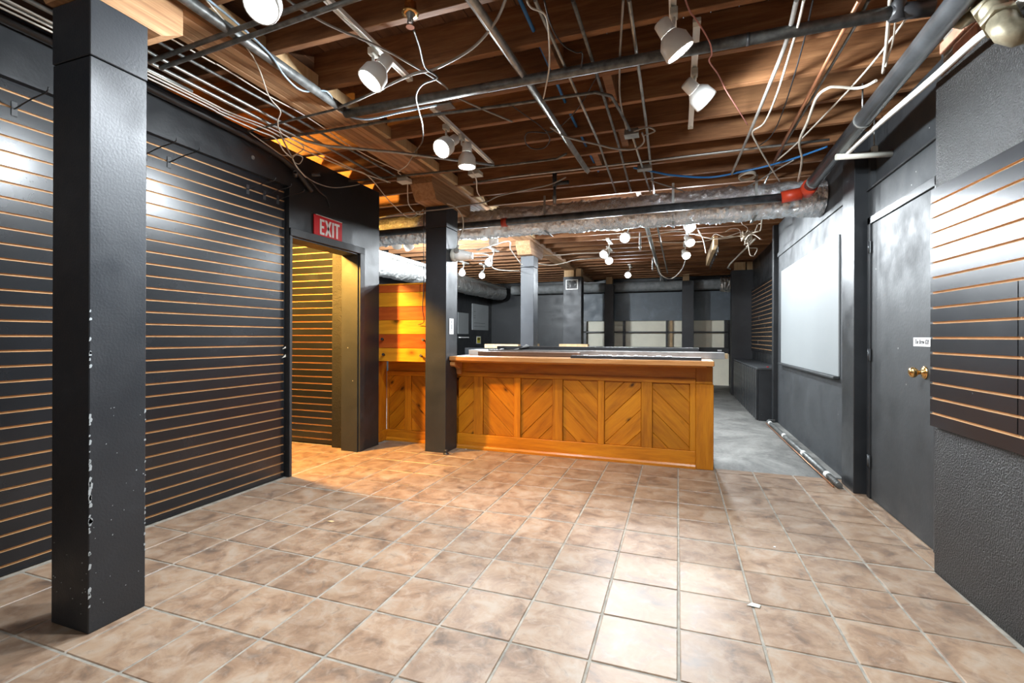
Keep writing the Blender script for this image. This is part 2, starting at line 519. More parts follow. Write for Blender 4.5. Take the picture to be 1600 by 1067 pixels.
# ================================================================ CEILING
ceil = empty('ceiling', (0, 0, 2.79))
tag(ceil, 'open ceiling of brown timber joists and floor boards', 'ceiling', kind='structure')
jl = MB(); jl.bbox((-2.8, -.021, 0), (-.02, .021, .23), .003)         # left bay, hangs off the beam
jr = MB(); jr.bbox((0, -.021, 0), (4.0, .021, .23), .003)
jlm = jl.mesh('joist', M['joist']); jrm = jr.mesh('joist', M['joist'])
for k in range(-6, 28):
    y = 2.495 + k * .4085 - .021
    inst(jlm, 'joist', ceil, (-2.475, y + .046, 0))
    inst(jrm, 'joist', ceil, (-2.225, y, 0))
blk = MB(); blk.bbox((-.02, 0, 0), (.02, .3665, .085), .003)
blm = blk.mesh('blocking', M['newwood'])
for k in range(-4, 12):
    inst(blm, 'blocking', ceil, (-2.205, 2.495 + k * .4085, .005))
brg = MB(); brg.bbox((-.028, 0, .02), (.028, .3665, .23), .003)
brm = brg.mesh('blocking', M['joist'])
for k in (-3, -2, 0, 1, 3, 4, 7, 8, 10):
    inst(brm, 'blocking', ceil, (-.42 if k % 2 else -.70, 2.495 + k * .4085, 0))
sbm = MB(); sbm.bbox((-.07, -8.6, .23), (.07, 8.6, .25), .002)
sm_ = sbm.mesh('floor_board', M['subfloor'])
for k in range(49):
    inst(sm_, 'floor_board', ceil, (-5.25 + k * .1445, 5.2, 0))

# ================================================================ BEAM, COLUMNS
def beam():
    b = empty('ceiling_beam', (-2.35, 0, 2.755))
    tag(b, 'long laminated timber beam running over the row of columns', 'beam')
    for i in range(5):
        m = MB(); m.bbox((-.125 + i * .05, -3.0, random.uniform(0, .004)), (-.125 + i * .05 + .049, 13.3, .125), .003)
        m.build('beam_ply', M['beam'], b)
beam()
def column(name, x0, x1, y0, y1, top, label, seam=None, mat='colblack', bolster=None, blocks=()):
    c = empty(name, ((x0 + x1) / 2, (y0 + y1) / 2, 0))
    tag(c, label, 'column', 'columns')
    hx, hy = (x1 - x0) / 2, (y1 - y0) / 2
    if seam:
        box('lower_casing', (-hx, -hy, 0), (hx, hy, seam - .002), M[mat], c, .003)
        box('upper_casing', (-hx - .002, -hy - .002, seam + .002), (hx + .002, hy + .002, top), M[mat], c, .003)
    else:
        box('casing', (-hx, -hy, 0), (hx, hy, top), M[mat], c, .004)
    if bolster:
        b0, b1, zb, zt = bolster
        m = MB()
        ym = (y0 + y1) / 2
        m.prism([(b0 + .10 - ym, zb), (b1 - .10 - ym, zb), (b1 - ym, zb + .06), (b1 - ym, zt), (b0 - ym, zt), (b0 - ym, zb + .14)], 'x', -.12, .12)
        m.build('bolster', M['beam'], c)
    for (a0, a1, z0, z1) in blocks:
        m = MB(); m.bbox((a0, -hy + .02, z0), (a1, hy - .02, z1), .003)
        m.build('timber_block', M['newwood'], c)
    return c
near_col = column('column', -2.465, -2.225, 1.225, 1.44, 2.565, 'black painted square column standing nearest the camera', 2.325, bolster=(1.10, 1.60, 2.566, 2.755))
column('column', -2.49, -2.25, 4.36, 4.62, 2.552, 'black square column at the left end of the wooden bar', 2.33, bolster=(4.05, 4.95, 2.553, 2.755))
column('column', -2.48, -2.255, 7.50, 7.75, 2.545, 'grey black column under the beam behind the bar', 2.36, bolster=(7.25, 8.05, 2.546, 2.755))
column('column', -2.525, -2.10, 10.8, 11.1, 2.60, 'wide black column with a small framed picture near its top', blocks=((-.20, .03, 2.601, 2.755), (.08, .20, 2.601, 2.79)))
column('column', -1.83, -1.60, 12.6, 12.85, 2.60, 'black post before the back shelves beside the wide column', blocks=((-.08, .08, 2.601, 2.79),))
column('column', .10, .375, 12.6, 12.85, 2.62, 'black post before the middle of the back shelves', blocks=((-.12, .03, 2.621, 2.79),))
column('column', 1.07, 1.60, 10.95, 11.2, 2.62, 'broad black pillar at the far end of the low cabinet', blocks=((-.20, .0, 2.621, 2.79), (.03, .24, 2.621, 2.79)))
column('column', 1.285, 1.6, 4.32, 4.60, 2.79, 'black pier between the whiteboard wall and the closed door', mat='black')
column('column', 1.27, 1.47, 7.50, 7.60, 2.79, 'slim black post at the far edge of the whiteboard', mat='black')

# flaked paint along the near column's front edge and foot
ch = MB()
rc = random.Random(3)
def flake(x, y_, z_, nrm, w_, h_):
    pts = [(-w_, -h_), (w_ * rc.uniform(.3, 1), -h_ * rc.uniform(.5, 1)), (w_, h_ * rc.uniform(.2, .8)), (w_ * rc.uniform(-.2, .4), h_), (-w_ * rc.uniform(.4, 1), h_ * rc.uniform(.3, .9))]
    if nrm == 'x': ch.prism([(y_ + a, z_ + b) for a, b in pts], 'x', x - .001, x + .0012)
    else: ch.prism([(x + a, z_ + b) for a, b in pts], 'y', y_ + .001, y_ - .0012)
for k in range(46):
    z_ = rc.choice([rc.uniform(.05, .9), rc.uniform(.3, .75), rc.uniform(.1, 1.3)])
    sz = rc.uniform(.002, .006) * (1.25 if .45 < z_ < .6 else 1)
    flake(.12, -.1075 + sz * rc.uniform(.7, 1.3), z_, 'x', sz, sz * rc.uniform(1, 2.4))
for k in range(22):
    flake(.12, rc.uniform(-.1, .1), rc.uniform(.1, .9), 'x', rc.uniform(.001, .0028), rc.uniform(.001, .003))
for k in range(14):
    z_ = rc.uniform(.1, 1.0); sz = rc.uniform(.002, .004)
    flake(.12, .1075 - sz, z_, 'x', sz, sz * rc.uniform(1, 3))
for k in range(16):
    flake(rc.uniform(-.11, .11), -.1075, rc.uniform(.02, .35), 'y', rc.uniform(.001, .003), rc.uniform(.001, .003))
ch.build('flaked_paint', M['greyboard'], near_col, kind='stuff')

# ================================================================ SLATWALLS
def slat_mesh(L, h, axis='y'):
    """one slat: black face looking +X, raw edges above and below; runs along +Y from 0 to L"""
    m = MB()
    m.box((-.010, 0, 0), (0, L, h), [1, 1, 0, 0, 0, 0])
    return m.mesh('slat', [M['slat'], M['mdf']])
def slatwall(name, label, loc, rz, L, z0, z1, first=.045, gap=.0112, pitch=.0765, seams=()):
    w_ = empty(name, loc, rz)
    tag(w_, label, 'slatwall', 'black slatwalls')
    full = slat_mesh(L, pitch - gap)
    z = z0
    h0 = first
    inst(slat_mesh(L, h0), 'slat', w_, (0, 0, z))
    z += h0 + gap
    while z + .02 < z1:
        h = min(pitch - gap, z1 - z)
        if h < pitch - gap - 1e-4:
            inst(slat_mesh(L, h), 'slat', w_, (0, 0, z))
        elif seams and z < seams[1]:
            s = seams[0]
            inst(slat_mesh(s - .003, h), 'slat', w_, (0, 0, z)); inst(slat_mesh(L - s - .003, h), 'slat', w_, (0, s + .003, z))
        else:
            inst(full, 'slat', w_, (0, 0, z))
        top = z + h
        z += pitch
    box('backing', (-.022, 0, z0), (-.010, L, top - .001), M['mdf'], w_)
    return w_
slatwall('slatwall', 'long black slatwall with tan grooves behind the nearest column', (-3.162, -1.0, 0), 0, 4.155, .003, 2.473, first=.040)
# right: faces -X, so turned half round
q = slatwall('slatwall', 'short black slatwall on the rough wall beside the door', (1.25 - .022, 3.010, 0), math.pi + A2, 2.6, .752, 1.985, first=.062, seams=(.62, 1.42))
slatwall('slatwall', 'small black slatwall high above the low slatted cabinet', (1.447, 11.0, 0), math.pi, 3.35, .93, 2.20, first=.06)
# corridor: faces -Y
cs = slatwall('slatwall', 'slatwall glowing amber inside the doorway', (-5.20, 4.245, 0), -math.pi / 2, 1.67, .01, 2.42)
rg = MB()
rg.bbox((-3.525, 4.17, 0), (-3.33, 4.27, 2.5), .004)
rg.build('wall_corridor_pier', M['stucco'], kind='structure', label='rough textured pier at the end of the corridor slatwall', cat='wall')

# ================================================================ DOOR (right), SIGNS
door = box('door_1', (1.365, 3.285, .006), (1.405, 4.215, 2.052), M['doorpaint'], None, .003, kind='structure', label='closed black painted flush door with a brass knob', cat='door')
fr = MB()
fr.bbox((1.355, 4.217, 0), (1.40, 4.275, 2.11), .003); fr.bbox((1.355, 3.2, 2.054), (1.40, 4.275, 2.11), .003); fr.bbox((1.355, 3.02, 0), (1.40, 3.283, 2.11), .003)
fr.build('door_frame', M['black'], door)
kn = MB(); kn.lathe((1.365, 3.405, 1.0), (-1, 0, 0), [(0, .033), (.006, .033), (.012, .026), (.016, .013), (.034, .012), (.040, .022), (.050, .030), (.062, .0315), (.072, .026), (.078, .012)], 20)
kn = kn.build('door_knob', M['brass'], door, label='round brass door knob')
ks = MB(); ks.lathe((1.3655, 3.405, 1.0), (-1, 0, 0), [(0, .038), (.005, .038), (.009, .034)], 20); ks.build('rosette', M['brass'], kn)
for z in (.28, 1.075, 1.88):
    h = MB(); h.tube([(1.352, 4.232, z - .045), (1.352, 4.232, z + .045)], .007, 8); h.box((1.353, 4.205, z - .045), (1.357, 4.255, z + .045))
    h.build('hinge', M['blackpipe'], door)
box('trim_3', (1.36, 3.03, 2.322), (1.41, 4.32, 2.336), M['black'], None, kind='structure', label='thin ledge above the closed black door', cat='ledge')

def text(name, s, size, mat, parent, loc, rot, sx=1.0, shear=0.0):
    cu = bpy.data.curves.new(name, 'FONT')
    cu.body = s; cu.size = size; cu.align_x = 'CENTER'; cu.align_y = 'CENTER'; cu.extrude = .0006; cu.shear = shear
    t = bpy.data.objects.new(name + '_curve', cu)
    COL.objects.link(t)
    bpy.context.view_layer.update()
    me = bpy.data.meshes.new_from_object(t.evaluated_get(bpy.context.evaluated_depsgraph_get()))
    bpy.data.objects.remove(t)
    me.name = name
    me.materials.clear(); me.materials.append(mat)
    o = bpy.data.objects.new(name, me)
    COL.objects.link(o)
    o.parent = parent
    o.location = loc; o.rotation_euler = rot; o.scale = (sx, 1, 1)
    return o
H = math.pi / 2
# rot for text readable on a wall facing +X: (H,0,H); facing -X: (H,0,-H); facing -Y: (H,0,0)
ds = empty('door_sign', (1.3645, 3.443, 1.178))
tag(ds, 'small white name card on the black door above the knob', 'sign')
crd = box('card', (-.0015, -.104, -.026), (0, .104, .026), M['paper'], ds)
text('lettering', 'The Brew 828', .040, M['ink'], crd, (-.0022, .0, 0), (H, 0, -H), .74, .25)

ex = empty('exit_sign', (-3.1245, 3.635, 2.112))
tag(ex, 'red exit sign with white capitals over the doorway', 'sign')
exp_ = box('panel', (0, -.19, 0), (.010, .19, .197), M['signred'], ex, .002)
box('top_edge', (0, -.16, .197), (.012, .19, .202), M['white'], ex)
lt = MB()
def bar2(poly): lt.prism(poly, 'x', .0102, .0125)
hh, st = .142, .021
zz = .028
def R(y0, y1, z0, z1): bar2([(y0, z0 + zz), (y1, z0 + zz), (y1, z1 + zz), (y0, z1 + zz)])
y = -.118
R(y, y + .024, 0, hh); R(y + .024, y + .060, hh - st, hh); R(y + .024, y + .054, hh / 2 - st / 2, hh / 2 + st / 2); R(y + .024, y + .060, 0, st)
y = -.050
bar2([(y, zz), (y + .026, zz), (y + .086, zz + hh), (y + .060, zz + hh)]); bar2([(y + .060, zz), (y + .086, zz), (y + .026, zz + hh), (y, zz + hh)])
y = .046
R(y, y + .024, 0, hh)
y = .078
R(y, y + .072, hh - st, hh); R(y + .024, y + .048, 0, hh - st)
lt.build('lettering', M['paper'], exp_, label='white capitals spelling EXIT')

# ================================================================ BAR
def clip(poly, f):
    out = []
    for i in range(len(poly)):
        a, b = poly[i - 1], poly[i]
        fa, fb = f(a), f(b)
        if (fa >= 0) != (fb >= 0):
            t = fa / (fa - fb); out.append((a[0] + (b[0] - a[0]) * t, a[1] + (b[1] - a[1]) * t))
        if fb >= 0: out.append(b)
    return out
def chevron(parent, x0, x1, z0, z1, y, up, wd=.146):
    """diagonal boards filling one panel, V joints between"""
    rect = [(x0, z0), (x1, z0), (x1, z1), (x0, z1)]
    s = 1 if up else -1
    n = (-s * .70711, .70711)
    ts = [p[0] * n[0] + p[1] * n[1] for p in rect]
    t = min(ts) - .04
    while t < max(ts):
        a, b = t + .0006, t + wd - .0006
        pl = clip(clip(rect, lambda p: p[0] * n[0] + p[1] * n[1] - a), lambda p: b - (p[0] * n[0] + p[1] * n[1]))
        if len(pl) >= 3:
            ar = abs(sum(pl[i - 1][0] * pl[i][1] - pl[i][0] * pl[i - 1][1] for i in range(len(pl)))) / 2
            if ar > .0006:
                m = MB(); m.prism(pl, 'y', y + .014, y, inset=.0045 if ar > .003 else 0, dpt=.006)
                m.build('plank', M['pine_up' if up else 'pine_dn'], parent)
        t += wd

BY = 4.63
bar = empty('bar_counter', (0, 0, 0))
tag(bar, 'amber knotty pine bar with diagonal plank panels', 'bar counter')
box('carcass', (-2.245, BY + .034, .0), (.29, 5.15, .935), M['pine_h'], bar)
box('base_rail', (-2.245, BY - .002, .035), (.157, BY + .03, .158), M['pine_h'], bar, .003)
sh = MB(); sh.prism([(BY - .022, 0), (BY + .02, 0), (BY + .02, .040), (BY - .008, .038), (BY - .020, .022)], 'x', -2.245, .157)
sh.build('base_shoe', M['pine_h'], bar)
box('top_rail', (-2.245, BY - .002, .775), (.157, BY + .03, .822), M['pine_h'], bar, .003)
box('fascia', (-2.245, BY + .012, .822), (.157, BY + .034, .935), M['pine_h'], bar)
for a, b in ((-2.057, -1.953), (-1.601, -1.531), (-1.191, -1.086), (-.735, -.673), (-.324, -.225), (.107, .157)):
    box('stile', (a, BY - .001, .158), (b, BY + .03, .775), M['pine_v'], bar, .003)
pan = [-2.245, -2.057, -1.953, -1.601, -1.531, -1.191, -1.086, -.735, -.673, -.324, -.225, .107]
for k in range(6):
    chevron(bar, pan[2 * k] + .001, pan[2 * k + 1] - .001, .158, .775, BY + .018, k % 2 == 0)
box('end_post', (.158, BY - .010, 0), (.308, 5.15, .775), M['pine_v'], bar, .004)
box('end_post', (.158, BY + .006, .776), (.302, 5.15, .935), M['pine_v'], bar, .004)
tp = MB(); tp.bbox((-2.248, 4.425, .948), (.30, 5.2, .995), .006)
tp.build('bar_top', M['bartop'], bar)
u = MB(); u.prism([(4.455, .935), (5.15, .935), (5.15, .948), (4.445, .948)], 'x', -2.24, .24)
u.build('under_moulding', M['pine_h'], bar)
br = MB(); br.prism([(4.44, .934), (4.62, .934), (4.62, .80), (4.60, .80), (4.585, .86), (4.53, .885), (4.46, .889), (4.443, .905)], 'x', -2.244, -2.19)
br.build('corbel', M['bartop'], bar)
# part of the bar left of the column
bl = empty('bar_side_panel', (0, 0, 0))
tag(bl, 'amber pine panel in the niche between doorway wall and column', 'bar panel')
box('carcass', (-3.2, 4.745, 0), (-2.262, 5.15, .92), M['pine_h'], bl)
box('base_rail', (-3.19, 4.70, .035), (-2.262, 4.73, .125), M['pine_h'], bl, .003)
box('top_rail', (-3.19, 4.70, .75), (-2.262, 4.73, .80), M['pine_h'], bl, .003)
box('fascia', (-3.19, 4.73, .80), (-2.262, 4.745, .92), M['pine_h'], bl)
sh = MB(); sh.prism([(4.678, 0), (4.73, 0), (4.73, .038), (4.70, .036), (4.68, .02)], 'x', -3.19, -2.262); sh.build('base_shoe', M['pine_h'], bl)
box('stile', (-3.19, 4.70, .125), (-3.165, 4.73, .75), M['pine_v'], bl, .003)
box('stile', (-2.952, 4.70, .125), (-2.868, 4.73, .75), M['pine_v'], bl, .003)
chevron(bl, -3.164, -2.953, .125, .75, 4.716, True)
chevron(bl, -2.867, -2.262, .125, .75, 4.716, False)
box('side_board', (-3.212, 4.452, .125), (-3.19, 4.70, .92), M['pine_v'], bl, .003)
box('side_base', (-3.212, 4.452, 0), (-3.185, 4.70, .125), M['pine_h'], bl, .003)
mo = MB(); mo.bbox((-3.19, 4.50, .13), (-3.18, 4.512, .80), .002); mo.build('moulding', M['newwood'], bl)

pc = empty('plank_cabinet', (0, 0, .925))
tag(pc, 'wall box of alternating red and yellow horizontal planks', 'cabinet')
box('body', (-3.21, 4.475, .0), (-2.30 - .20, 4.72, .84), M['pine_h'], pc)
zs = [0, .146, .298, .452, .600, .755, .835]
for k in range(6):
    m = MB(); m.bbox((-3.215, 4.455, zs[k] + .001), (-2.50, 4.476, zs[k + 1] - .001), .003)
    m.build('plank', M['plank_r' if k % 2 else 'plank_y'], pc)
box('top_board', (-3.215, 4.45, .835), (-2.5, 4.72, .852), M['plank_y'], pc, .003)
for px_, pz_ in ((-3.07, .238), (-2.56, .232), (-3.055, .068), (-2.585, .062)):
    m = MB(); m.lathe((px_, 4.456, pz_), (.1, -1, .25), [(0, .009), (.022, .009), (.024, .016), (.038, .015)], 10)
    m.build('peg', M['bcable'], pc)

# loose things on the bar top
z = .9955
def lump(name, label, cat, a, b, mat, c=.003, rz=0.0, group=None):
    cx, cy = (a[0] + b[0]) / 2, (a[1] + b[1]) / 2
    m = MB(); m.bbox((a[0] - cx, a[1] - cy, 0), (b[0] - cx, b[1] - cy, b[2] - a[2]), c)
    o = m.build(name, mat)
    o.location = (cx, cy, a[2]); o.rotation_euler = (0, 0, rz)
    return tag(o, label, cat, group)
lump('trim_board', 'long brown trim board lying at the back of the bar top', 'board', (-2.05, 4.72, z), (-.95, 4.86, z + .045), M['brownboard'], rz=-.01)
fk = lump('black_strip', 'black strip flecked with white plaster on the bar top', 'strip', (-.98, 4.50, z), (.20, 4.60, z + .026), M['bcable'], rz=-.012)
for k in range(26):
    m = MB(); x_ = random.uniform(-.55, .35) * (1 if k % 3 else .5); r_ = random.uniform(.008, .03)
    m.bbox((x_, random.uniform(-.05, 0), .026), (x_ + r_ * 1.6, random.uniform(.01, .045), .026 + random.uniform(.003, .012)), .003)
    m.build('plaster_crumb', M['paper'], fk)
lump('metal_trim', 'long shiny metal trim strip resting on the bar', 'strip', (-2.0, 4.88, z), (.42, 5.0, z + .062), M['steelbright'], rz=-.012)
lump('black_strip', 'long thin black strip along the far edge of the bar', 'strip', (-1.95, 5.03, z), (.20, 5.1, z + .10), M['bcable'], rz=-.008)
lump('pine_offcut', 'short pale offcut at the free end of the bar', 'offcut', (.02, 5.0, z + .0), (.46, 5.035, z + .05), M['newwood'])
lump('white_board', 'white board lying flat beside the column on the bar', 'board', (-2.24, 4.9, z), (-2.02, 5.17, z + .055), M['white'])
pp = MB()
n = 10
vs = []; fs = []
for i in range(n + 1):
    for j in range(5):
        u_ = i / n; v_ = j / 4
        vs.append((-1.86 + .30 * u_, 4.89 + .12 * v_ + .02 * u_, 1.06 + .055 * u_ ** 4 * (1 - .3 * v_) + .006 * math.sin(7 * u_ + 3 * v_)))
for i in range(n):
    for j in range(4):
        a = i * 5 + j
        fs.append((a, a + 5, a + 6, a + 1))
k0 = len(vs)
vs2 = [(a, b, c + .002) for a, b, c in vs]
pp.add(vs + vs2, [f[::-1] for f in fs] + [tuple(k0 + i for i in f) for f in fs], 0, True)
pp.build('paper_sheet', M['paper'], label='curled white paper on the strips over the bar', cat='paper')

# ================================================================ RIGHT SIDE THINGS
wbd = empty('whiteboard', (1.329, 6.02, .865))
tag(wbd, 'large blank whiteboard on the grey wall past the door', 'whiteboard')
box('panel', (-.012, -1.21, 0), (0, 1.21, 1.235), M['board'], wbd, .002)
box('tray', (-.05, -1.21, -.022), (0, 1.21, -.001), M['doorpaint'], wbd, .003)

cab = empty('low_cabinet', (1.10, 9.2, -.012))
tag(cab, 'low black cabinet fronted with upright boards beside the aisle', 'cabinet')
box('body', (.02, -1.5, 0), (.365, 1.55, .745), M['black'], cab)
box('top', (-.005, -1.515, .745), (.365, 1.55, .775), M['greywall'], cab, .004)
vb = MB(); vb.bbox((-.012, -.082, .01), (.019, .082, .743), .004); vbm = vb.mesh('board', M['black'])
for k in range(14):
    inst(vbm, 'board', cab, (0, -1.39 + k * .213, 0))
box('red_cup_lid', (1.24, 7.80, .764), (1.265, 7.825, .775), M['signred'], None, .003, label='tiny red plastic cap on the low cabinet top', cat='cap')

# pipe along the foot of the wall
fp = empty('floor_pipe', (0, 0, 0))
tag(fp, 'old dark pipe lying on the floor along the right wall', 'pipe')
A_, B_ = V3((1.215, 4.40, .03)), V3((1.20, 7.42, .03))
def along(t): return A_ + (B_ - A_) * t
m = MB(); m.tube([along(0), along(1)], .024, 12); m.build('pipe', M['oldpipe'], fp)
m = MB(); m.tube([along(1), along(1) + V3((.02, .05, 0)), along(1) + V3((.09, .055, .0))], .024, 10); m.build('elbow', M['oldpipe'], fp)
for t in (.10, .36, .66, .95):
    m = MB(); m.tube([along(t - .012), along(t + .012)], .027, 12); m.build('coupling', M['white'], fp)
m = MB(); m.tube([along(0) + V3((-.035, .02, -.018)), along(.5) + V3((-.04, 0, -.018)), along(1) + V3((-.035, -.05, -.018))], .006, 6)
m.build('copper_line', M['copper'], None, label='thin copper line beside the floor pipe', cat='pipe')

# ================================================================ BACK ROOM
sv = empty('back_shelving', (0, 13.30, -.012))
tag(sv, 'built-in shelving with cream backs along the far wall', 'shelving')
box('cream_back', (-2.55, .05, 0), (1.22, .10, 1.665), M['cream'], sv)
box('upper_board', (-2.55, -.02, 1.66), (1.45, .12, 2.42), M['backboard'], sv, .004)
box('counter', (-2.55, -.30, .80), (1.22, .05, .955), M['doorpaint'], sv, .004)
box('shelf', (-2.55, -.10, 1.335), (1.22, .05, 1.37), M['black'], sv, .003)
for a, b in ((-2.6, -2.42), (-1.42, -1.36), (-.30, -.25), (1.13, 1.20)):
    box('upright', (a, -.10, .955), (b, .05, 1.66), M['black'], sv, .003)
box('pine_upright', (-.20, -.04, .955), (-.13, .05, 1.66), M['newwood'], sv, .003)
box('lower_panel', (-2.55, -.26, 0), (1.22, -.2, .80), M['cream'], sv)
for a in (-2.29, -1.34, -.18, 1.0):
    box('outlet_plate', (a - .05, -.308, .865), (a + .05, -.30, .905), M['paper'], sv, .002)
# low divider with pine cap behind the bar
dv = empty('divider_wall', (0, 9.0, -.012))
tag(dv, 'low dark divider capped with pale pine boards behind the bar', 'divider')
box('panel', (-4.2, 0, 0), (-1.3, .12, .98), M['black'], dv)
for a, b in ((-3.75, -3.02), (-2.72, -2.62), (-2.18, -1.62)):
    box('pine_cap', (a, -.02, .98), (b, .14, 1.06 if a < -3 else 1.075), M['newwood'], dv, .003)

def flat(name, label, cat, a, b, mat, parts=()):
    o = box(name, a, b, mat, None, .002, label=label, cat=cat)
    return o
X5 = -5.369
flat('small_whiteboard', 'small pale blue whiteboard on the far dark wall', 'whiteboard', (X5, 11.05, 1.27), (X5 + .015, 11.7, 1.83), M['board'])
gb = flat('grey_board', 'larger grey board with ruled marks on the far dark wall', 'board', (X5, 11.95, 1.39), (X5 + .015, 13.12, 2.12), M['greyboard'])
for zz_ in (1.49, 1.58, 1.72, 1.78, 1.9):
    box('ruled_line', (X5 + .0152, 12.05, zz_), (X5 + .017, 12.05 + (.8 if zz_ < 1.6 else .12), zz_ + .008), M['ink'], gb)
tb_ = MB(); tb_.bbox((X5, 11.12, 1.165), (X5 + .05, 11.66, 1.195), .003); tb_.build('marker_tray', M['white'], label='small white tray under the far small whiteboard', cat='tray')
yc = empty('yellow_notice', (X5, 12.42, 1.0)); tag(yc, 'small yellow notice pinned on the far dark wall', 'notice')
box('sheet', (0, -.15, 0), (.003, .15, .21), M['paper'], yc); box('print', (.0032, -.12, .02), (.005, .12, .18), M['yellow'], yc)
box('bold_line', (.0052, -.09, .12), (.006, .09, .16), M['ink'], yc); box('bold_line', (.0052, -.07, .095), (.006, .07, .11), M['ink'], yc)
pn = empty('paper_notice', (-2.2475, 4.475, 1.225)); tag(pn, 'narrow white paper notice taped to the side of the bar column', 'notice')
box('sheet', (0, -.045, 0), (.002, .05, .165), M['paper'], pn)
rn = MB()
rn.lathe((.0021, .002, .128), (1, 0, 0), [(0, .016), (.0006, .016)], 14); rn.build('round_print', M['greyboard'], pn)
box('print_block', (.0021, -.016, .05), (.0027, .022, .105), M['greyboard'], pn); box('print_line', (.0021, -.012, .038), (.0027, .018, .043), M['ink'], pn)
pf = empty('picture_frame', (-2.32, 10.799, 2.30)); tag(pf, 'small white framed dark picture on the wide far column', 'picture')
box('frame', (-.145, -.014, 0), (.145, 0, .235), M['white'], pf, .003)
def picmat():
    m, nt, b = mat_new('dark_photo_print')
    v = coords(nt); n_ = nz(nt, v, 14, 4, .6, .8)
    lk(nt, ramp(nt, n_, [(.5, (.012, .012, .012)), (.62, (.16, .16, .15)), (.72, (.5, .5, .48))]), b.inputs['Base Color'])
    return m
box('print', (-.12, -.016, .022), (.12, -.0142, .213), picmat(), pf)
box('white_plate', (-3.2, 4.4502, 2.03), (-3.13, 4.47, 2.13), M['white'], None, .003, label='small white plate on the end of the doorway wall', cat='plate')

# ================================================================ TRACK LIGHTS
def rail(label, x, y0, y1, z=2.768):
    t = empty('track_rail', (x, (y0 + y1) / 2, z))
    tag(t, label, 'track rail', 'white track rails')
    L = (y1 - y0) / 2
    m = MB()
    m.box((-.017, -L, .004), (.017, L, .020)); m.box((-.017, -L, -.003), (-.008, L, .004)); m.box((.008, -L, -.003), (.017, L, .004))
    m.build('channel', M['white'], t)
    for s in (-1, 1):
        box('end_cap', (-.019, s * L - .02, -.005), (.019, s * L + .02, .0202), M['offwhite'], t, .003)
    return t
def spot(label, neck, face, rail_pt, power, on=True, mono=False, angle=168, tilt=None, rad=1.0, aim=None, blend=.45):
    """track head: adapter on the rail, stem, neck can, flared shade, lamp face"""
    N, F = V3(neck), V3(face)
    d = (F - N).normalized()
    t = empty('track_spotlight', rail_pt)
    tag(t, label, 'spotlight', 'track spotlights')
    o = V3(rail_pt)
    N0, F0 = N - o, F - o
    m = MB(); m.bbox((-.018, -.03, -.042), (.018, .03, -.002), .005); m.build('adapter', M['offwhite'], t)
    if mono:
        box('ceiling_plate', (-.03, -.22, -.004), (.03, .22, .0215), M['white'], t, .003)
    mid = N0 + d * .05
    m = MB(); m.tube([(0, 0, -.04), (0, 0, -.075), tuple(mid)], .008, 8); m.build('stem', M['white'], t)
    L = max(.17, (F - N).length)
    m = MB()
    m.lathe(N0, d, [(0, .030), (.006, .036), (L * .42, .038), (L * .44, .036)], 20, capb=False)
    m.build('neck', M['white'], t)
    m = MB()
    m.lathe(N0, d, [(L * .40, .038), (L * .50, .052), (L * .62, .066), (L * .95, .070), (L, .068), (L * .985, .062), (L * .9, .060)], 24, capa=False, capb=False)
    sh_ = m.build('shade', M['white'], t)
    if on:
        m = MB(); m.lathe(N0, d, [(L * .93, .0595), (L * .96, .05), (L * .975, .0)], 20, capa=False, capb=False); m.build('lamp_face', M['bulb'], sh_)
        l = bpy.data.lights.new('spot', 'SPOT')
        l.energy = power; l.color = COOL
        l.spot_size = math.radians(angle); l.spot_blend = blend; l.shadow_soft_size = .05 * rad
        lo = bpy.data.objects.new('spot', l)
        COL.objects.link(lo); lo.parent = t
        lo.location = N0 + d * (L + .012)
        lo.rotation_euler = d.to_track_quat('-Z', 'Y').to_euler()
    else:
        m = MB(); m.lathe(N0, d, [(L * .90, .0595), (L * .93, .0)], 20, capa=False, capb=False); m.build('lamp_face', M['offwhite'], sh_)
    return t
rail('white track rail left of centre holding two bright heads', -1.555, 1.15, 2.51)
rail('white track rail near the beam holding a lit pair of heads', -1.60, 2.90, 3.98)
rail('white track rail at the top centre above the pale pipe', -.028, .95, 2.62)
rail('white track rail just beyond the thick grey cross pipe', .085, 2.53, 3.77)
spot('white track head shining left from the rail end', (-1.440, 2.120, 2.655), (-1.503, 2.054, 2.515), (-1.572, 2.177, 2.768), SPOT_W)
spot('glaring white head aimed left on the rail by the beam', (-1.553, 3.152, 2.660), (-1.590, 2.995, 2.530), (-1.624, 3.137, 2.768), SPOT_W)
spot('white head pointing straight down beside the glaring one', (-1.545, 3.335, 2.70), (-1.545, 3.335, 2.51), (-1.59, 3.33, 2.768), SPOT_W * .9)
spot('white head at top centre shining down toward the floor', (-0.080, 2.288, 2.660), (-0.004, 2.321, 2.540), (-0.023, 2.382, 2.768), SPOT_W * 1.5)
spot('white head aimed at the right wall below the cross pipe', (0.037, 2.883, 2.665), (0.149, 2.949, 2.568), (0.087, 2.956, 2.768), SPOT_W * .6)
spot('white head cut off by the top edge above the dark conduits', (-1.641, 1.567, 2.665), (-1.592, 1.462, 2.530), (-1.56, 1.40, 2.768), SPOT_W)
# fill heads and their rail, added out of view behind the camera
rail('added white track rail out of view behind the camera', -.9, -2.2, .2)
for k, (yy, dx, dy) in enumerate(((-.1, -.12, .10), (-.9, .14, .08), (-1.7, -.05, .14))):
    spot(('added fill head on the rear rail aimed left', 'added fill head on the rear rail aimed right', 'added fill head on the rear rail aimed forward')[k],
         (-.9, yy, 2.68), (-.9 + dx, yy + dy, 2.54), (-.9, yy - .02, 2.768), SPOT_W * .15, angle=120)

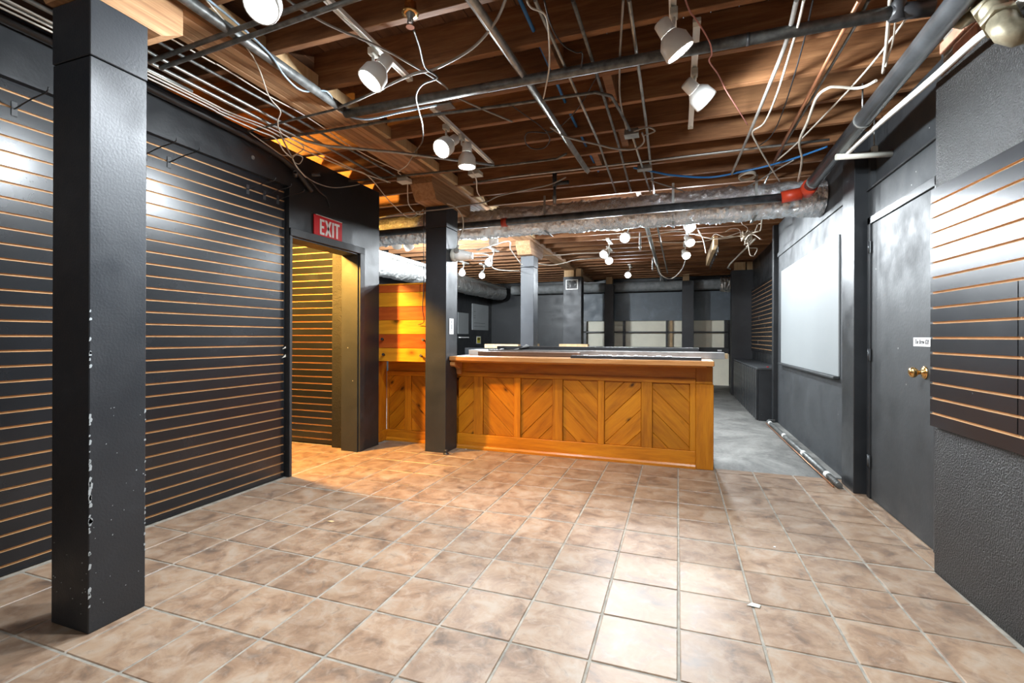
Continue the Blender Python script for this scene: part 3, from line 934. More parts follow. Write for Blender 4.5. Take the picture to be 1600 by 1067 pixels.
BK = [  # label, px, aim, lit
 ('far head above the bar, nearest of the bright middle group', (-0.708, 5.827, 2.550), (-.05, -.16, -.09), 1),
 ('brightest far head glaring at the camera over the bar', (-0.672, 6.432, 2.520), (-.01, -.16, -.08), 1),
 ('far head left of the brightest one, upper of a pair', (-1.135, 7.683, 2.530), (-.04, -.15, -.10), 1),
 ('far head left of the brightest one, lower of a pair', (-1.135, 8.361, 2.530), (.05, -.14, -.10), 1),
 ('farthest glaring head before the back wall', (-1.030, 10.539, 2.550), (.0, -.15, -.09), 1),
 ('highest of the three lit heads in a line at the far right', (0.145, 6.217, 2.550), (.06, -.12, -.12), 1),
 ('middle of the three lit heads in a line at the far right', (0.169, 7.231, 2.550), (.06, -.12, -.12), 1),
 ('lowest of the three lit heads in a line at the far right', (0.136, 8.348, 2.550), (.05, -.13, -.11), 1),
 ('dim white head just right of the emergency light', (-2.481, 5.883, 2.530), (-.02, -.05, -.16), .35),
 ('white head turned to the back wall near the emergency light', (-2.439, 6.152, 2.500), (-.05, .10, -.14), 1.6),
 ('lit head on the crooked rail left of the far column', (-3.187, 7.796, 2.500), (-.02, -.10, -.14), 1),
 ('bright head against the foil duct, left of two', (-4.247, 8.947, 2.520), (.06, -.12, -.10), 1),
 ('bright head against the foil duct, right of two', (-4.015, 9.455, 2.520), (.04, -.13, -.10), 1),
 ('white head hanging over the foil duct, left of two', (-3.836, 5.889, 2.500), (-.08, .10, -.10), 5),
 ('white head hanging over the foil duct, right of two', (-3.730, 6.080, 2.500), (.02, .13, -.12), 5),
]
for lab, p, dd, on in BK:
    F_ = V3(p); d_ = V3(dd).normalized()
    N_ = F_ - d_ * .18
    spot(lab, N_, F_, (N_.x + .03, N_.y + .02, 2.768), BACK_W * on, bool(on), mono=True, angle=165)
# corridor lamps
def warm_bulb(label, p, power, cord):
    cl = empty('corridor_lamp', p)
    tag(cl, label, 'lamp', 'corridor lamps')
    m = MB(); m.tube([(0, 0, .08), (0, 0, cord)], .004, 6); m.build('cord', M['wcable'], cl)
    m = MB(); m.lathe((0, 0, .09), (0, 0, -1), [(0, .018), (.03, .022), (.07, .022)], 14); m.build('holder', M['white'], cl)
    m = MB(); m.lathe((0, 0, .02), (0, 0, -1), [(0, .014), (.03, .022), (.06, .032), (.085, .030), (.105, .016), (.112, .002)], 14); m.build('bulb', M['warmbulb'], cl)
    l = bpy.data.lights.new('warm', 'POINT'); l.energy = power; l.color = (1.0, .52, .10); l.shadow_soft_size = .05
    lo = bpy.data.objects.new('warm', l); COL.objects.link(lo); lo.parent = cl; lo.location = (0, 0, -.15)
warm_bulb('warm bulb hung low on a cord in the corridor by the doorway', (-3.62, 3.30, 2.40), WARM_W, .39)
warm_bulb('warm bulb tucked up between the corridor joists', (-3.85, 3.06, 2.92), WARM_W * .45, .10)

# ================================================================ DUCTS
def duct(name, label, pts, rx, rz_, mat, amp=.034, n=56, step=.014, straps=()):
    P = []
    for i in range(len(pts) - 1):
        a, b = V3(pts[i]), V3(pts[i + 1])
        k = max(2, int((b - a).length / step))
        P += [a + (b - a) * (j / k) for j in range(k)]
    P.append(V3(pts[-1]))
    m = MB(); vs = []; fs = []
    for i, p in enumerate(P):
        t = (P[min(i + 1, len(P) - 1)] - P[max(i - 1, 0)]).normalized()
        a = t.cross(V3((0, 0, 1))).normalized(); b = V3((0, 0, 1))
        for k in range(n):
            an = 2 * math.pi * k / n
            ca, sa = math.cos(an), math.sin(an)
            ca = math.copysign(abs(ca) ** .8, ca); sa = math.copysign(abs(sa) ** .8, sa)
            q = p + a * ca * rx + b * sa * rz_
            f = 1 + amp / rz_ * (.5 * mnoise.noise(q * 6) + .7 * abs(mnoise.noise(V3((q.x * 30, q.y * 10, q.z * 10)))) + .5 * abs(mnoise.noise(q * 27)) + .3 * mnoise.noise(q * 48)) 
            vs.append(p + a * ca * rx * f + b * sa * rz_ * f)
    for i in range(len(P) - 1):
        for k in range(n):
            fs.append((i * n + k, i * n + (k + 1) % n, (i + 1) * n + (k + 1) % n, (i + 1) * n + k))
    m.add(vs, fs, 0, True)
    L = len(P)
    m.add([vs[k] for k in range(n)], [tuple(range(n))[::-1]]); m.add([vs[(L - 1) * n + k] for k in range(n)], [tuple(range(n))])
    e = empty(name, pts[0]); tag(e, label, 'duct')
    o = m.build('foil_skin', mat, e); o.location = -V3(pts[0])
    for sx in straps:
        s_ = MB()
        s_.box((sx - .012, pts[0][1] - rx - .016, pts[0][2] - .02), (sx + .012, pts[0][1] - rx - .012, 2.79)); s_.box((sx - .012, pts[0][1] - rx - .016, pts[0][2] - rz_ - .012), (sx + .012, pts[0][1] + rx, pts[0][2] - rz_ - .009))
        so = s_.build('hanger_strap', M['galv'], e); so.location = -V3(pts[0])
    return e
duct('foil_duct', 'crinkled silver foil duct crossing the room over the bar', [(-5.2, 5.32, 2.565), (.9, 5.32, 2.565), (1.32, 5.32, 2.56)], .17, .155, M['foil'], straps=(-1.42, -.05, .72))
duct('foil_duct', 'silver foil duct running along the far dark wall', [(-4.95, 5.55, 2.47), (-4.95, 9.0, 2.47), (-4.9, 12.9, 2.47)], .20, .19, M['foil2'])
duct('foil_duct', 'grey wrapped duct along the top of the back wall', [(-4.6, 13.12, 2.56), (1.0, 13.12, 2.56)], .14, .13, M['greyins'], .006, step=.06)
duct('foil_duct', 'short silver duct stub behind the broad pillar', [(.95, 12.2, 2.45), (1.46, 12.2, 2.45)], .17, .16, M['foil2'])

# ================================================================ PIPES AND CABLES
def pipe(name, label, pts, r, mat, cat='pipe', n=10, sm=0, parts=()):
    P = smooth_pts(pts, sm) if sm else [V3(p) for p in pts]
    o0 = P[0].copy()
    m = MB(); m.tube([p - o0 for p in P], r, n)
    if parts:
        e = empty(name, o0); tag(e, label, cat)
        m.build('pipe_run', mat, e)
        for nm, a, b, rr, mt in parts:
            q = MB(); q.tube([V3(a) - o0, V3(b) - o0], rr, 14); q.build(nm, mt, e)
        return e
    o = m.build(name, mat, None, label=label, cat=cat)
    o.location = o0
    return o
def cable(label, pts, r=.006, mat='wcable', sm=6, name='cable', cat='cable'):
    return pipe(name, label, pts, r, M[mat], cat, 6, sm)

# sprinkler main: crosses over the bar, turns at the red coupling and comes towards the camera
pipe('sprinkler_main', 'thick grey sprinkler pipe running along the right side overhead', [(1.055, -1.0, 2.635), (1.10, 4.82, 2.545)], .05, M['greypipe'], n=16,
     parts=[('red_elbow', (1.10, 4.80, 2.545), (1.10, 4.93, 2.53), .064, M['red']), ('clamp_ring', (1.0895, 3.50, 2.5654), (1.0897, 3.518, 2.5652), .056, M['galv']), ('clamp_ring', (1.10, 4.70, 2.546), (1.10, 4.715, 2.546), .055, M['galv'])])
pipe('cross_pipe', 'black sprinkler pipe in front of the foil duct', [(.985, 4.95, 2.50), (-5.2, 4.95, 2.455)], .038, M['blackpipe'], n=14,
     parts=[('red_coupling', (.90, 4.95, 2.499), (1.06, 4.93, 2.515), .055, M['red']), ('red_coupling', (-1.86, 4.95, 2.479), (-1.80, 4.95, 2.479), .050, M['red'])])
pipe('hanger_rod', 'thin steel rod hanging the grey sprinkler pipe', [(1.085, 3.51, 2.61), (1.085, 3.51, 2.79)], .005, M['galv'], 'rod')
pipe('branch_pipe', 'thick weathered cross pipe under the joists in the foreground', [(-2.12, 2.632, 2.70), (.92, 2.632, 2.70)], .029, M['oldpipe'], n=14,
     parts=[('black_sleeve', (.92, 2.632, 2.70), (1.08, 2.632, 2.69), .036, M['bcable']), ('black_riser', (.945, 2.632, 2.66), (.945, 2.60, 2.79), .03, M['bcable']), ('band', (.32, 2.632, 2.70), (.335, 2.632, 2.70), .031, M['bcable'])])
pipe('strut_channel', 'long galvanised channel running away over the room centre', [(-.93, .8, 2.725), (-.787, 4.33, 2.725)], .026, M['galv'], 'channel', 4)
pipe('conduit', 'thin conduit alongside the long galvanised channel', [(-.98, .8, 2.75), (-.855, 3.2, 2.752), (-.80, 4.2, 2.752)], .010, M['galv'], 'conduit')
pipe('conduit', 'fat grey conduit along the right face of the beam', [(-2.12, .7, 2.745), (-2.13, 2.66, 2.725)], .027, M['oldpipe'], 'conduit', 14)
cable('pale blue cable wound round the conduit at the beam', [(-2.06, 1.2, 2.76), (-2.07, 1.62, 2.765), (-2.085, 1.95, 2.73), (-2.13, 2.12, 2.69), (-2.17, 2.3, 2.70), (-2.09, 2.42, 2.74), (-2.13, 2.6, 2.70), (-1.98, 2.66, 2.655), (-1.70, 2.67, 2.665), (-1.45, 2.67, 2.668)], .006, 'bluewhite')
pipe('conduit', 'upper of two dark conduits crossing under the beam', [(-2.76, 1.80, 2.715), (-1.3, 1.70, 2.715), (-.9, 1.68, 2.73)], .0125, M['oldpipe'], 'conduit')
pipe('conduit', 'lower of two dark conduits crossing under the beam', [(-2.74, 1.845, 2.70), (-1.3, 1.745, 2.70), (-.9, 1.72, 2.715)], .0125, M['oldpipe'], 'conduit')
# left bay bundle
pipe('conduit', 'bright conduit in the left bundle that bends across to the spotlights', [(-2.80, .6, 2.72), (-2.781, 1.834, 2.720), (-2.767, 2.612, 2.720), (-2.737, 2.937, 2.720), (-2.638, 3.049, 2.710), (-2.166, 3.320, 2.700), (-1.520, 3.843, 2.700)], .0115, M['galv'], 'conduit')
pipe('conduit', 'second bright conduit in the left bundle', [(-2.66, .6, 2.74), (-2.722, 1.877, 2.740), (-2.706, 2.554, 2.740), (-2.688, 2.833, 2.740), (-2.713, 4.003, 2.730)], .010, M['galv'], 'conduit')
pipe('conduit', 'dim conduit in the left bundle nearest the beam', [(-2.56, .6, 2.745), (-2.590, 1.873, 2.745), (-2.566, 2.421, 2.745), (-2.557, 4.151, 2.740), (-2.585, 4.889, 2.740)], .009, M['oldpipe'], 'conduit')
pipe('conduit', 'outermost bright conduit in the left bundle', [(-2.92, .6, 2.715), (-2.853, 1.881, 2.715), (-2.850, 2.107, 2.715)], .0105, M['galv'], 'conduit')
cable('white cable in the left conduit bundle, topmost of three', [(-2.84, .6, 2.70), (-2.844, 2.103, 2.700), (-2.843, 2.368, 2.700), (-2.781, 2.625, 2.700), (-2.756, 2.905, 2.690), (-2.731, 3.570, 2.690), (-2.647, 3.949, 2.700)], .005)
cable('white cable in the left conduit bundle, middle of three', [(-2.9, .6, 2.70), (-2.855, 2.111, 2.690), (-2.865, 2.338, 2.690), (-2.805, 2.648, 2.690), (-2.812, 2.964, 2.680), (-2.758, 3.429, 2.680), (-2.704, 3.674, 2.680), (-2.972, 4.460, 2.660), (-3.093, 5.025, 2.650), (-2.720, 4.714, 2.640)], .005)
cable('white cable in the left conduit bundle, lowest of three', [(-2.95, .6, 2.70), (-2.874, 2.084, 2.680), (-2.863, 2.313, 2.670), (-2.827, 2.557, 2.660), (-2.811, 2.711, 2.660), (-2.852, 2.830, 2.620), (-2.865, 2.920, 2.600)], .005)
cable('thin white cable along the left underside of the beam', [(-2.5, .9, 2.735), (-2.475, 1.858, 2.735), (-2.464, 1.990, 2.735), (-2.475, 2.335, 2.735), (-2.457, 2.648, 2.735), (-2.503, 3.271, 2.735), (-2.446, 3.803, 2.735)], .004)
cable('pale tan wire drooping from the beam to the cable bundle', [(-2.074, 1.599, 2.760), (-2.186, 1.955, 2.720), (-2.418, 2.282, 2.700), (-2.470, 2.423, 2.680), (-2.576, 2.506, 2.660), (-2.696, 2.658, 2.660), (-2.710, 2.856, 2.660), (-2.779, 2.949, 2.660), (-2.937, 2.993, 2.640)], .004)
pipe('conduit', 'slim cross conduit over the left bundle under the beam', [(-2.976, 2.626, 2.700), (-2.600, 2.591, 2.700), (-2.172, 2.571, 2.705), (-1.704, 2.470, 2.720)], .008, M['oldpipe'], 'conduit')
pipe('conduit', 'long dark cross conduit ending over the exit sign', [(-3.069, 2.824, 2.725), (-2.526, 2.852, 2.725), (-1.871, 2.867, 2.725), (-1.031, 2.922, 2.725), (-0.490, 2.945, 2.725), (-0.402, 3.025, 2.725), (-0.374, 3.230, 2.725), (-0.338, 3.564, 2.725)], .0105, M['oldpipe'], 'conduit')
pipe('conduit', 'cross conduit just ahead of the bar column', [(-3.078, 3.876, 2.735), (-1.399, 3.969, 2.735), (-0.988, 3.965, 2.735), (-0.885, 3.880, 2.735)], .0095, M['oldpipe'], 'conduit')
pipe('conduit', 'faint cross conduit close to the foil duct', [(-1.935, 4.335, 2.745), (-1.514, 4.298, 2.745), (-0.319, 4.299, 2.745), (0.683, 4.286, 2.745), (1.109, 4.287, 2.745)], .0095, M['galv'], 'conduit')
# conduits running away, right of the channel
pipe('conduit', 'conduit running away, first right of the long channel', [(-0.621, 2.071, 2.740), (-0.596, 3.744, 2.740), (-0.626, 5.091, 2.740)], .009, M['galv'], 'conduit')
pipe('conduit', 'conduit running away, second right of the long channel', [(-0.461, 2.141, 2.750), (-0.456, 2.785, 2.750), (-0.456, 3.857, 2.750), (-0.476, 5.176, 2.750)], .010, M['oldpipe'], 'conduit')
pipe('conduit', 'conduit running away, nearest the pale track rail', [(-0.217, 2.232, 2.755), (-0.218, 2.639, 2.755), (-0.221, 3.428, 2.755), (-0.235, 4.356, 2.755), (-0.246, 5.319, 2.755)], .010, M['galv'], 'conduit')
pipe('conduit', 'conduit leaving the square junction box toward the duct', [(-0.331, 3.684, 2.730), (-0.280, 5.208, 2.740)], .009, M['galv'], 'conduit')
cable('grey cable dropping to the square junction box', [(-0.240, 2.202, 2.740), (-0.281, 2.473, 2.735), (-0.319, 2.748, 2.735), (-0.356, 3.111, 2.730), (-0.358, 3.534, 2.720)], .006, 'gcable')
def jbox(label, p, s=(.05, .04, .022), rz=0.0, mat='galv'):
    e = empty('junction_box', p, rz); tag(e, label, 'junction box', 'ceiling junction boxes')
    box('box_body', (-s[0], -s[1], -s[2]), (s[0], s[1], s[2]), M[mat], e, .004)
    box('cover_plate', (-s[0] - .003, -s[1] - .003, -s[2] - .003), (s[0] + .003, s[1] + .003, -s[2] - .0002), M[mat], e, .001)
jbox('square galvanised junction box among the centre conduits', (-0.331, 3.636, 2.730))
jbox('small galvanised junction box above the foil duct', (-0.290, 4.444, 2.740), (.06, .035, .02))
jbox('white junction box on the conduit right of the beam', (-1.782, 4.037, 2.720), (.055, .05, .018), mat='offwhite')
jbox('white junction box over the niche beside the column', (-2.511, 3.983, 2.715), (.055, .05, .018), mat='offwhite')
jbox('galvanised plate at the end of the second rail', (-1.504, 2.885, 2.770), (.06, .035, .006))
cable('thick cable looping out of the square junction box', [(-0.312, 3.584, 2.720), (-0.211, 3.551, 2.720), (-0.164, 3.610, 2.710), (-0.248, 3.638, 2.700)], .006, 'gcable')
cable('sagging grey cable between the channel and the junction box', [(-0.871, 3.301, 2.710), (-0.782, 3.492, 2.700), (-0.606, 3.650, 2.690), (-0.474, 3.760, 2.680), (-0.333, 3.822, 2.680), (-0.249, 3.734, 2.690), (-0.254, 3.602, 2.710)], .007, 'gcable')
cable('white cable dropping in front of the blue tubing', [(-0.640, 2.005, 2.700), (-0.631, 2.044, 2.690), (-0.580, 2.100, 2.680), (-0.599, 2.238, 2.660), (-0.657, 2.460, 2.650), (-0.738, 2.676, 2.650), (-0.782, 2.792, 2.660)], .0045)
cable('dark cable dangling near the cross pipe middle', [(-0.578, 2.070, 2.730), (-0.581, 2.218, 2.700), (-0.553, 2.342, 2.680), (-0.498, 2.394, 2.660), (-0.469, 2.415, 2.660), (-0.524, 2.646, 2.700)], .004, 'bcable')
cable('black loop of wire left of the sprinkler drop', [(-0.924, 3.410, 2.720), (-1.028, 3.264, 2.680), (-1.082, 3.373, 2.660), (-1.060, 3.481, 2.650), (-0.973, 3.498, 2.650), (-0.904, 3.410, 2.670), (-0.911, 3.308, 2.700)], .0045, 'bcable')
cable('long black wire slanting across the centre joists', [(-1.061, 3.006, 2.760), (-0.966, 3.264, 2.740), (-0.893, 3.421, 2.730), (-0.663, 3.196, 2.750), (-0.465, 2.837, 2.760)], .0035, 'bcable')
# flexible metal cables around the ceiling sprinkler
cable('armoured cable curving from the top edge to the beam', [(-0.726, 1.992, 2.740), (-0.836, 2.123, 2.720), (-1.018, 2.250, 2.700), (-1.274, 2.336, 2.690), (-1.426, 2.345, 2.690), (-1.693, 2.434, 2.700), (-2.091, 2.597, 2.730)], .0075, 'gcable')
cable('armoured cable winding down past the sprinkler head', [(-1.191, 1.963, 2.660), (-1.240, 2.099, 2.670), (-1.316, 2.290, 2.680), (-1.293, 2.387, 2.670), (-1.401, 2.409, 2.660), (-1.495, 2.495, 2.650), (-1.570, 2.661, 2.640), (-1.633, 2.809, 2.630), (-1.741, 2.997, 2.610), (-1.875, 3.123, 2.600)], .0055, 'oldpipe')
cable('armoured cable from the top left to the spotlight rail', [(-1.688, 1.661, 2.735), (-1.675, 1.762, 2.735), (-1.621, 1.916, 2.735), (-1.508, 2.127, 2.740), (-1.402, 2.373, 2.730), (-1.342, 2.533, 2.720), (-1.316, 2.743, 2.720), (-1.117, 3.167, 2.730)], .006, 'gcable')
cable('curly white wire hanging under the beam by the pale conduit', [(-2.158, 3.585, 2.797), (-2.212, 3.549, 2.680), (-2.342, 3.612, 2.660), (-2.350, 3.666, 2.650)], .004)
cable('long tan cable curving past the bar column to the duct', [(-3.419, 4.771, 2.600), (-3.048, 4.677, 2.600), (-2.592, 4.335, 2.505), (-2.289, 4.330, 2.505), (-2.068, 4.350, 2.523), (-1.903, 4.595, 2.620), (-1.727, 4.510, 2.640), (-1.369, 4.456, 2.660), (-1.170, 4.444, 2.680), (-0.998, 4.352, 2.700)], .007, 'gcable')
cable('white cable looping from the white box to the column', [(-2.519, 4.054, 2.700), (-2.604, 4.192, 2.640), (-2.762, 4.485, 2.620), (-2.804, 4.759, 2.600), (-2.644, 4.667, 2.600)], .006)
cable('white cable dropping from the rail box to the tan cable', [(-1.770, 3.922, 2.710), (-1.805, 4.104, 2.690), (-1.913, 4.381, 2.660), (-1.917, 4.541, 2.620)], .006)
cable('white cord feeding the emergency light on the column', [(-2.235, 4.34, 2.56), (-2.16, 4.37, 2.53), (-2.10, 4.42, 2.44), (-2.11, 4.46, 2.32), (-2.17, 4.48, 2.22), (-2.19, 4.49, 2.15)], .006)
cable('dark wire hanging down the left edge of the bar column', [(-2.50, 4.34, 2.54), (-2.503, 4.34, 2.2), (-2.50, 4.34, 1.75), (-2.515, 4.345, 1.5), (-2.53, 4.40, 1.36), (-2.62, 4.44, 1.325)], .004, 'bcable')
# wire nest by the exit sign
jn = (-2.866, 2.934, 2.600)
cable('grey armoured cable feeding the nest over the exit sign', [(-2.783, 2.726, 2.700), (-2.825, 2.828, 2.650), jn], .007, 'galv')
cable('white cable curling left of the wire nest', [(-3.025, 2.681, 2.720), (-2.971, 2.805, 2.660), (-2.937, 2.896, 2.620), (-2.858, 2.881, 2.600), jn], .004)
cable('thin white ring of wire at the nest', [jn, (-2.767, 2.871, 2.590), (-2.740, 2.907, 2.580), (-2.845, 2.985, 2.570), (-2.873, 2.961, 2.580), jn], .003)
cable('pair of white tails hanging from the wire nest', [jn, (-2.874, 2.976, 2.560), (-2.868, 3.010, 2.530), (-2.878, 3.090, 2.500)], .006)
cable('black cable falling from the nest over the exit sign', [(-3.060, 3.270, 2.594), (-3.080, 3.384, 2.565), (-3.100, 3.502, 2.521), (-3.112, 3.600, 2.503), (-3.113, 3.636, 2.452), (-3.113, 3.645, 2.418)], .008, 'bcable')
cable('grey cable sweeping right from the nest along the wall', [(-3.050, 3.275, 2.583), (-3.050, 3.406, 2.568), (-3.050, 3.613, 2.590), (-3.020, 3.803, 2.656), (-2.980, 3.916, 2.706)], .005, 'gcable')
cable('black hose slung along the top of the slatwall band', [(-3.09, .6, 2.735), (-3.085, 1.4, 2.73), (-3.085, 2.1, 2.725), (-3.085, 2.8, 2.70), (-3.09, 3.15, 2.64), (-3.10, 3.4, 2.50)], .024, 'bcable', name='hose', cat='hose')
for k, (p, lab) in enumerate((((-3.050, 3.151, 2.581), 'open black pipe end left in the nest by the exit sign'), ((-3.050, 3.445, 2.661), 'open black pipe end right in the nest by the exit sign'))):
    p = V3(p)
    m = MB(); m.lathe((0, 0, 0), (.5, -.6, .1) if k == 0 else (.9, .5, .15), [(-.07, .018), (0, .018), (.0, .013), (-.05, .013)], 12, capa=False, capb=False)
    o = m.build('pipe_stub', M['blackpipe'], None, label=lab, cat='pipe'); o.location = p
# blue tubing
cable('blue water tube sagging across above the foil duct', [(-0.385, 4.427, 2.745), (-0.194, 4.539, 2.720), (-0.039, 4.652, 2.710), (0.278, 4.784, 2.700), (0.546, 4.712, 2.700), (0.743, 4.656, 2.710), (0.942, 4.549, 2.720), (1.132, 4.425, 2.740)], .009, 'blue')
pipe('blue_tube', 'blue water tube threaded through the joists', [(-0.739, 2.144, 2.860), (-0.748, 2.768, 2.860), (-0.760, 3.480, 2.860), (-0.756, 4.753, 2.860)], .010, M['blue'], 'tube')
# right-hand cables
cable('grey cable pair falling from the top right edge', [(0.500, 2.428, 2.720), (0.521, 2.763, 2.720), (0.514, 3.231, 2.720), (0.496, 3.847, 2.710), (0.461, 4.754, 2.700)], .011, 'gcable')
cable('white cable swinging to the grey pair at right', [(0.527, 2.422, 2.710), (0.540, 2.594, 2.700), (0.549, 2.819, 2.690), (0.564, 3.263, 2.680), (0.557, 3.644, 2.680), (0.510, 3.827, 2.700), (0.567, 4.024, 2.680), (0.708, 4.436, 2.660), (0.890, 4.978, 2.660)], .0065)
cable('thin black cable left of the copper pipe', [(0.576, 2.483, 2.740), (0.615, 2.864, 2.730), (0.654, 3.521, 2.710), (0.654, 3.971, 2.710), (0.592, 4.229, 2.730)], .004, 'bcable')
pipe('copper_pipe', 'brown copper pipe running away at the right', [(0.779, 2.561, 2.745), (0.785, 4.151, 2.745), (0.796, 4.827, 2.745)], .011, M['copper'])
pipe('conduit', 'dark conduit beside the brown copper pipe', [(0.823, 2.591, 2.755), (0.829, 2.752, 2.755), (0.806, 4.260, 2.755), (0.825, 5.540, 2.755)], .008, M['oldpipe'], 'conduit')
cable('white cable hanging in front of the sprinkler main, left of two', [(0.899, 2.574, 2.740), (0.983, 2.850, 2.700), (1.062, 3.129, 2.660)], .008)
cable('white cable hanging in front of the sprinkler main, right of two', [(0.927, 2.583, 2.740), (1.013, 2.860, 2.700), (1.040, 3.006, 2.680), (1.050, 3.059, 2.660)], .005)
cable('pale cable pair slanting from the black sleeve to the corner', [(1.028, 2.733, 2.730), (1.006, 3.285, 2.730), (0.882, 4.159, 2.720), (0.790, 4.501, 2.700)], .006)
cable('white cable draped over the sprinkler main and down', [(1.060, 3.220, 2.665), (1.036, 3.307, 2.680), (0.996, 3.356, 2.700), (0.907, 3.330, 2.710), (0.850, 3.326, 2.710), (0.814, 3.415, 2.700), (0.834, 3.718, 2.680), (0.851, 4.032, 2.660), (0.944, 4.384, 2.640), (1.028, 4.915, 2.620)], .009)
cable('thin tan cable on the right flank of the sprinkler main', [(1.19, 1.8, 2.66), (1.19, 3.0, 2.64), (1.18, 4.2, 2.61), (1.16, 5.0, 2.60)], .009, 'copper')
cable('pink thermostat wire wandering down the centre right', [(0.022, 2.208, 2.700), (0.047, 2.290, 2.680), (0.083, 2.376, 2.680), (0.141, 2.523, 2.665), (0.160, 2.632, 2.660), (0.153, 2.719, 2.670), (0.210, 2.907, 2.690), (0.274, 3.140, 2.700), (0.354, 3.391, 2.710), (0.465, 3.738, 2.720)], .004, 'pink')
cable('coiled cream cable resting on the foil duct', [(.62 + .07 * math.cos(a_ * .7), 5.0 + .10 * math.sin(a_ * .7), 2.73 + .001 * a_) for a_ in range(28)], .007)
cable('grey cable dipping over the top of the foil duct', [(-0.260, 4.825, 2.740), (0.001, 5.194, 2.735), (0.231, 5.513, 2.730), (0.452, 5.491, 2.730), (0.665, 5.238, 2.720), (0.797, 4.832, 2.700), (0.917, 4.545, 2.700)], .006, 'gcable')
# white waste pipe against the rough wall and its trapeze
pipe('white_pipe', 'white painted pipe along the top of the rough wall', [(1.205, 1.5, 2.46), (1.200, 2.266, 2.448), (1.195, 2.575, 2.476), (1.190, 2.930, 2.493), (1.16, 3.5, 2.515), (1.13, 4.0, 2.515)], .0165, M['white'], n=12, sm=5)
tz = empty('trapeze_hanger', (1.26, 3.97, 2.49)); tag(tz, 'grey metal trapeze tube hung from a rod by the door', 'hanger')
m = MB(); m.tube([(-.20, -.03, 0), (.175, .03, .0)], .021, 10); m.build('tube', M['offwhite'], tz)
m = MB(); m.lathe((.175, .03, 0), (1, .15, 0), [(0, .024), (.012, .026), (.02, .022)], 12); m.build('tube_end', M['offwhite'], tz)
m = MB(); m.tube([(.04, .01, .01), (.04, .01, .30)], .005, 8); m.build('rod', M['galv'], tz)
box('rod_bracket', (.025, -.005, .015), (.06, .025, .06), M['offwhite'], tz, .003)
# valve cluster top right
vl = empty('pipe_valves', (1.10, 2.50, 2.575)); tag(vl, 'cluster of old bronze valves and elbows at the top right corner', 'valve')
def vpart(nm, pts, r, n=14): 
    m = MB(); m.tube([V3(p_) - V3((1.10, 2.50, 2.575)) for p_ in pts], r, n); m.build(nm, M['valve'], vl)
vpart('valve_body', [(1.190, 2.520, 2.654), (1.150, 2.305, 2.413)], .042)
vpart('hex_collar', [(1.175, 2.428, 2.543), (1.165, 2.379, 2.489)], .055, 6)
vpart('hex_collar', [(1.152, 2.313, 2.423), (1.147, 2.288, 2.393)], .058, 6)
vpart('elbow', [(1.147, 2.288, 2.393), (1.145, 2.251, 2.340), (1.170, 2.243, 2.318), (1.210, 2.244, 2.329)], .046)
vpart('small_elbow', [(1.150, 2.604, 2.595), (1.150, 2.564, 2.561), (1.200, 2.550, 2.585)], .026)
vpart('small_collar', [(1.150, 2.624, 2.645), (1.150, 2.594, 2.597)], .035, 6)
vpart('hex_plug', [(1.170, 2.560, 2.637), (1.165, 2.530, 2.602)], .032, 6)
# sprinklers
def sprinkler(label, p, drop=.1, up=.15, tee=False):
    e = empty('sprinkler', p); tag(e, label, 'sprinkler', 'ceiling sprinklers')
    m = MB(); m.tube([(0, 0, 0), (0, 0, up)], .014 if tee else .016, 12); m.build('drop_pipe', M['blackpipe' if tee else 'galv'], e)
    m = MB(); m.lathe((0, 0, 0), (0, 0, -1), [(-.02, .02), (0, .02), (.02, .017), (.03, .012), (.05, .007)], 14); m.build('fitting', M['galv'], e)
    for s in (-1, 1):
        m = MB(); m.tube([(s * .011, 0, -.025), (s * .014, 0, -.045), (s * .004, 0, -.066)], .003, 6); m.build('frame_arm', M['galv'], e)
    m = MB(); m.lathe((0, 0, -.066), (0, 0, -1), [(0, .008), (.003, .019), (.005, .019)], 14); m.build('deflector', M['copper'], e)
    return e
sp = sprinkler('recessed sprinkler head with a brass ring at the top', (-1.139, 1.850, 2.660), up=.14)
m = MB(); m.lathe((0, 0, -.012), (0, 0, 1), [(0, .021), (0, .038), (.006, .038), (.012, .030), (.05, .026)], 18, capa=False, capb=False); m.build('escutcheon', M['brass'], sp)
sq = sprinkler('sprinkler drop on a black tee before the foil duct', (-1.13, 4.45, 2.545), up=.12, tee=True)
m = MB(); m.tube([(0, 0, .11), (0, 0, .25)], .021, 12); m.build('tee_body', M['bcable'], sq)
m = MB(); m.tube([(0, 0, .14), (.14, .0, .14)], .019, 12); m.build('tee_arm', M['bcable'], sq)
sprinkler('far sprinkler hanging over the middle of the back room', (-0.553, 7.520, 2.600), up=.42)
sprinkler('far sprinkler beside the long far conduit', (-0.477, 9.878, 2.600), up=.42)
sprinkler('farthest sprinkler before the back wall boards', (-0.433, 13.044, 2.500), up=.52)
# far ceiling runs
pipe('conduit', 'bright conduit pair receding over the back room', [(-0.401, 6.306, 2.700), (-0.407, 11.354, 2.700), (-0.308, 14.726, 2.700)], .030, M['galv'], 'conduit')
pipe('conduit', 'thin conduit receding right of the far bright pair', [(-0.273, 6.261, 2.720), (-0.256, 8.584, 2.720), (-0.231, 11.679, 2.720)], .014, M['galv'], 'conduit')
cable('looping white cable under the far right heads', [(0.135, 8.918, 2.620), (0.076, 9.513, 2.500), (-0.090, 10.215, 2.420), (-0.238, 10.167, 2.420), (-0.362, 10.119, 2.550), (-0.396, 9.981, 2.792)], .009)
cable('white cable bowing between the far right heads', [(0.248, 6.833, 2.660), (0.343, 7.310, 2.600), (0.429, 8.308, 2.580)], .008)
cable('pale cable crossing the back room ceiling to the beam', [(-2.319, 8.152, 2.660), (-1.950, 8.324, 2.680), (-1.728, 8.379, 2.700), (-1.074, 8.576, 2.720)], .009)
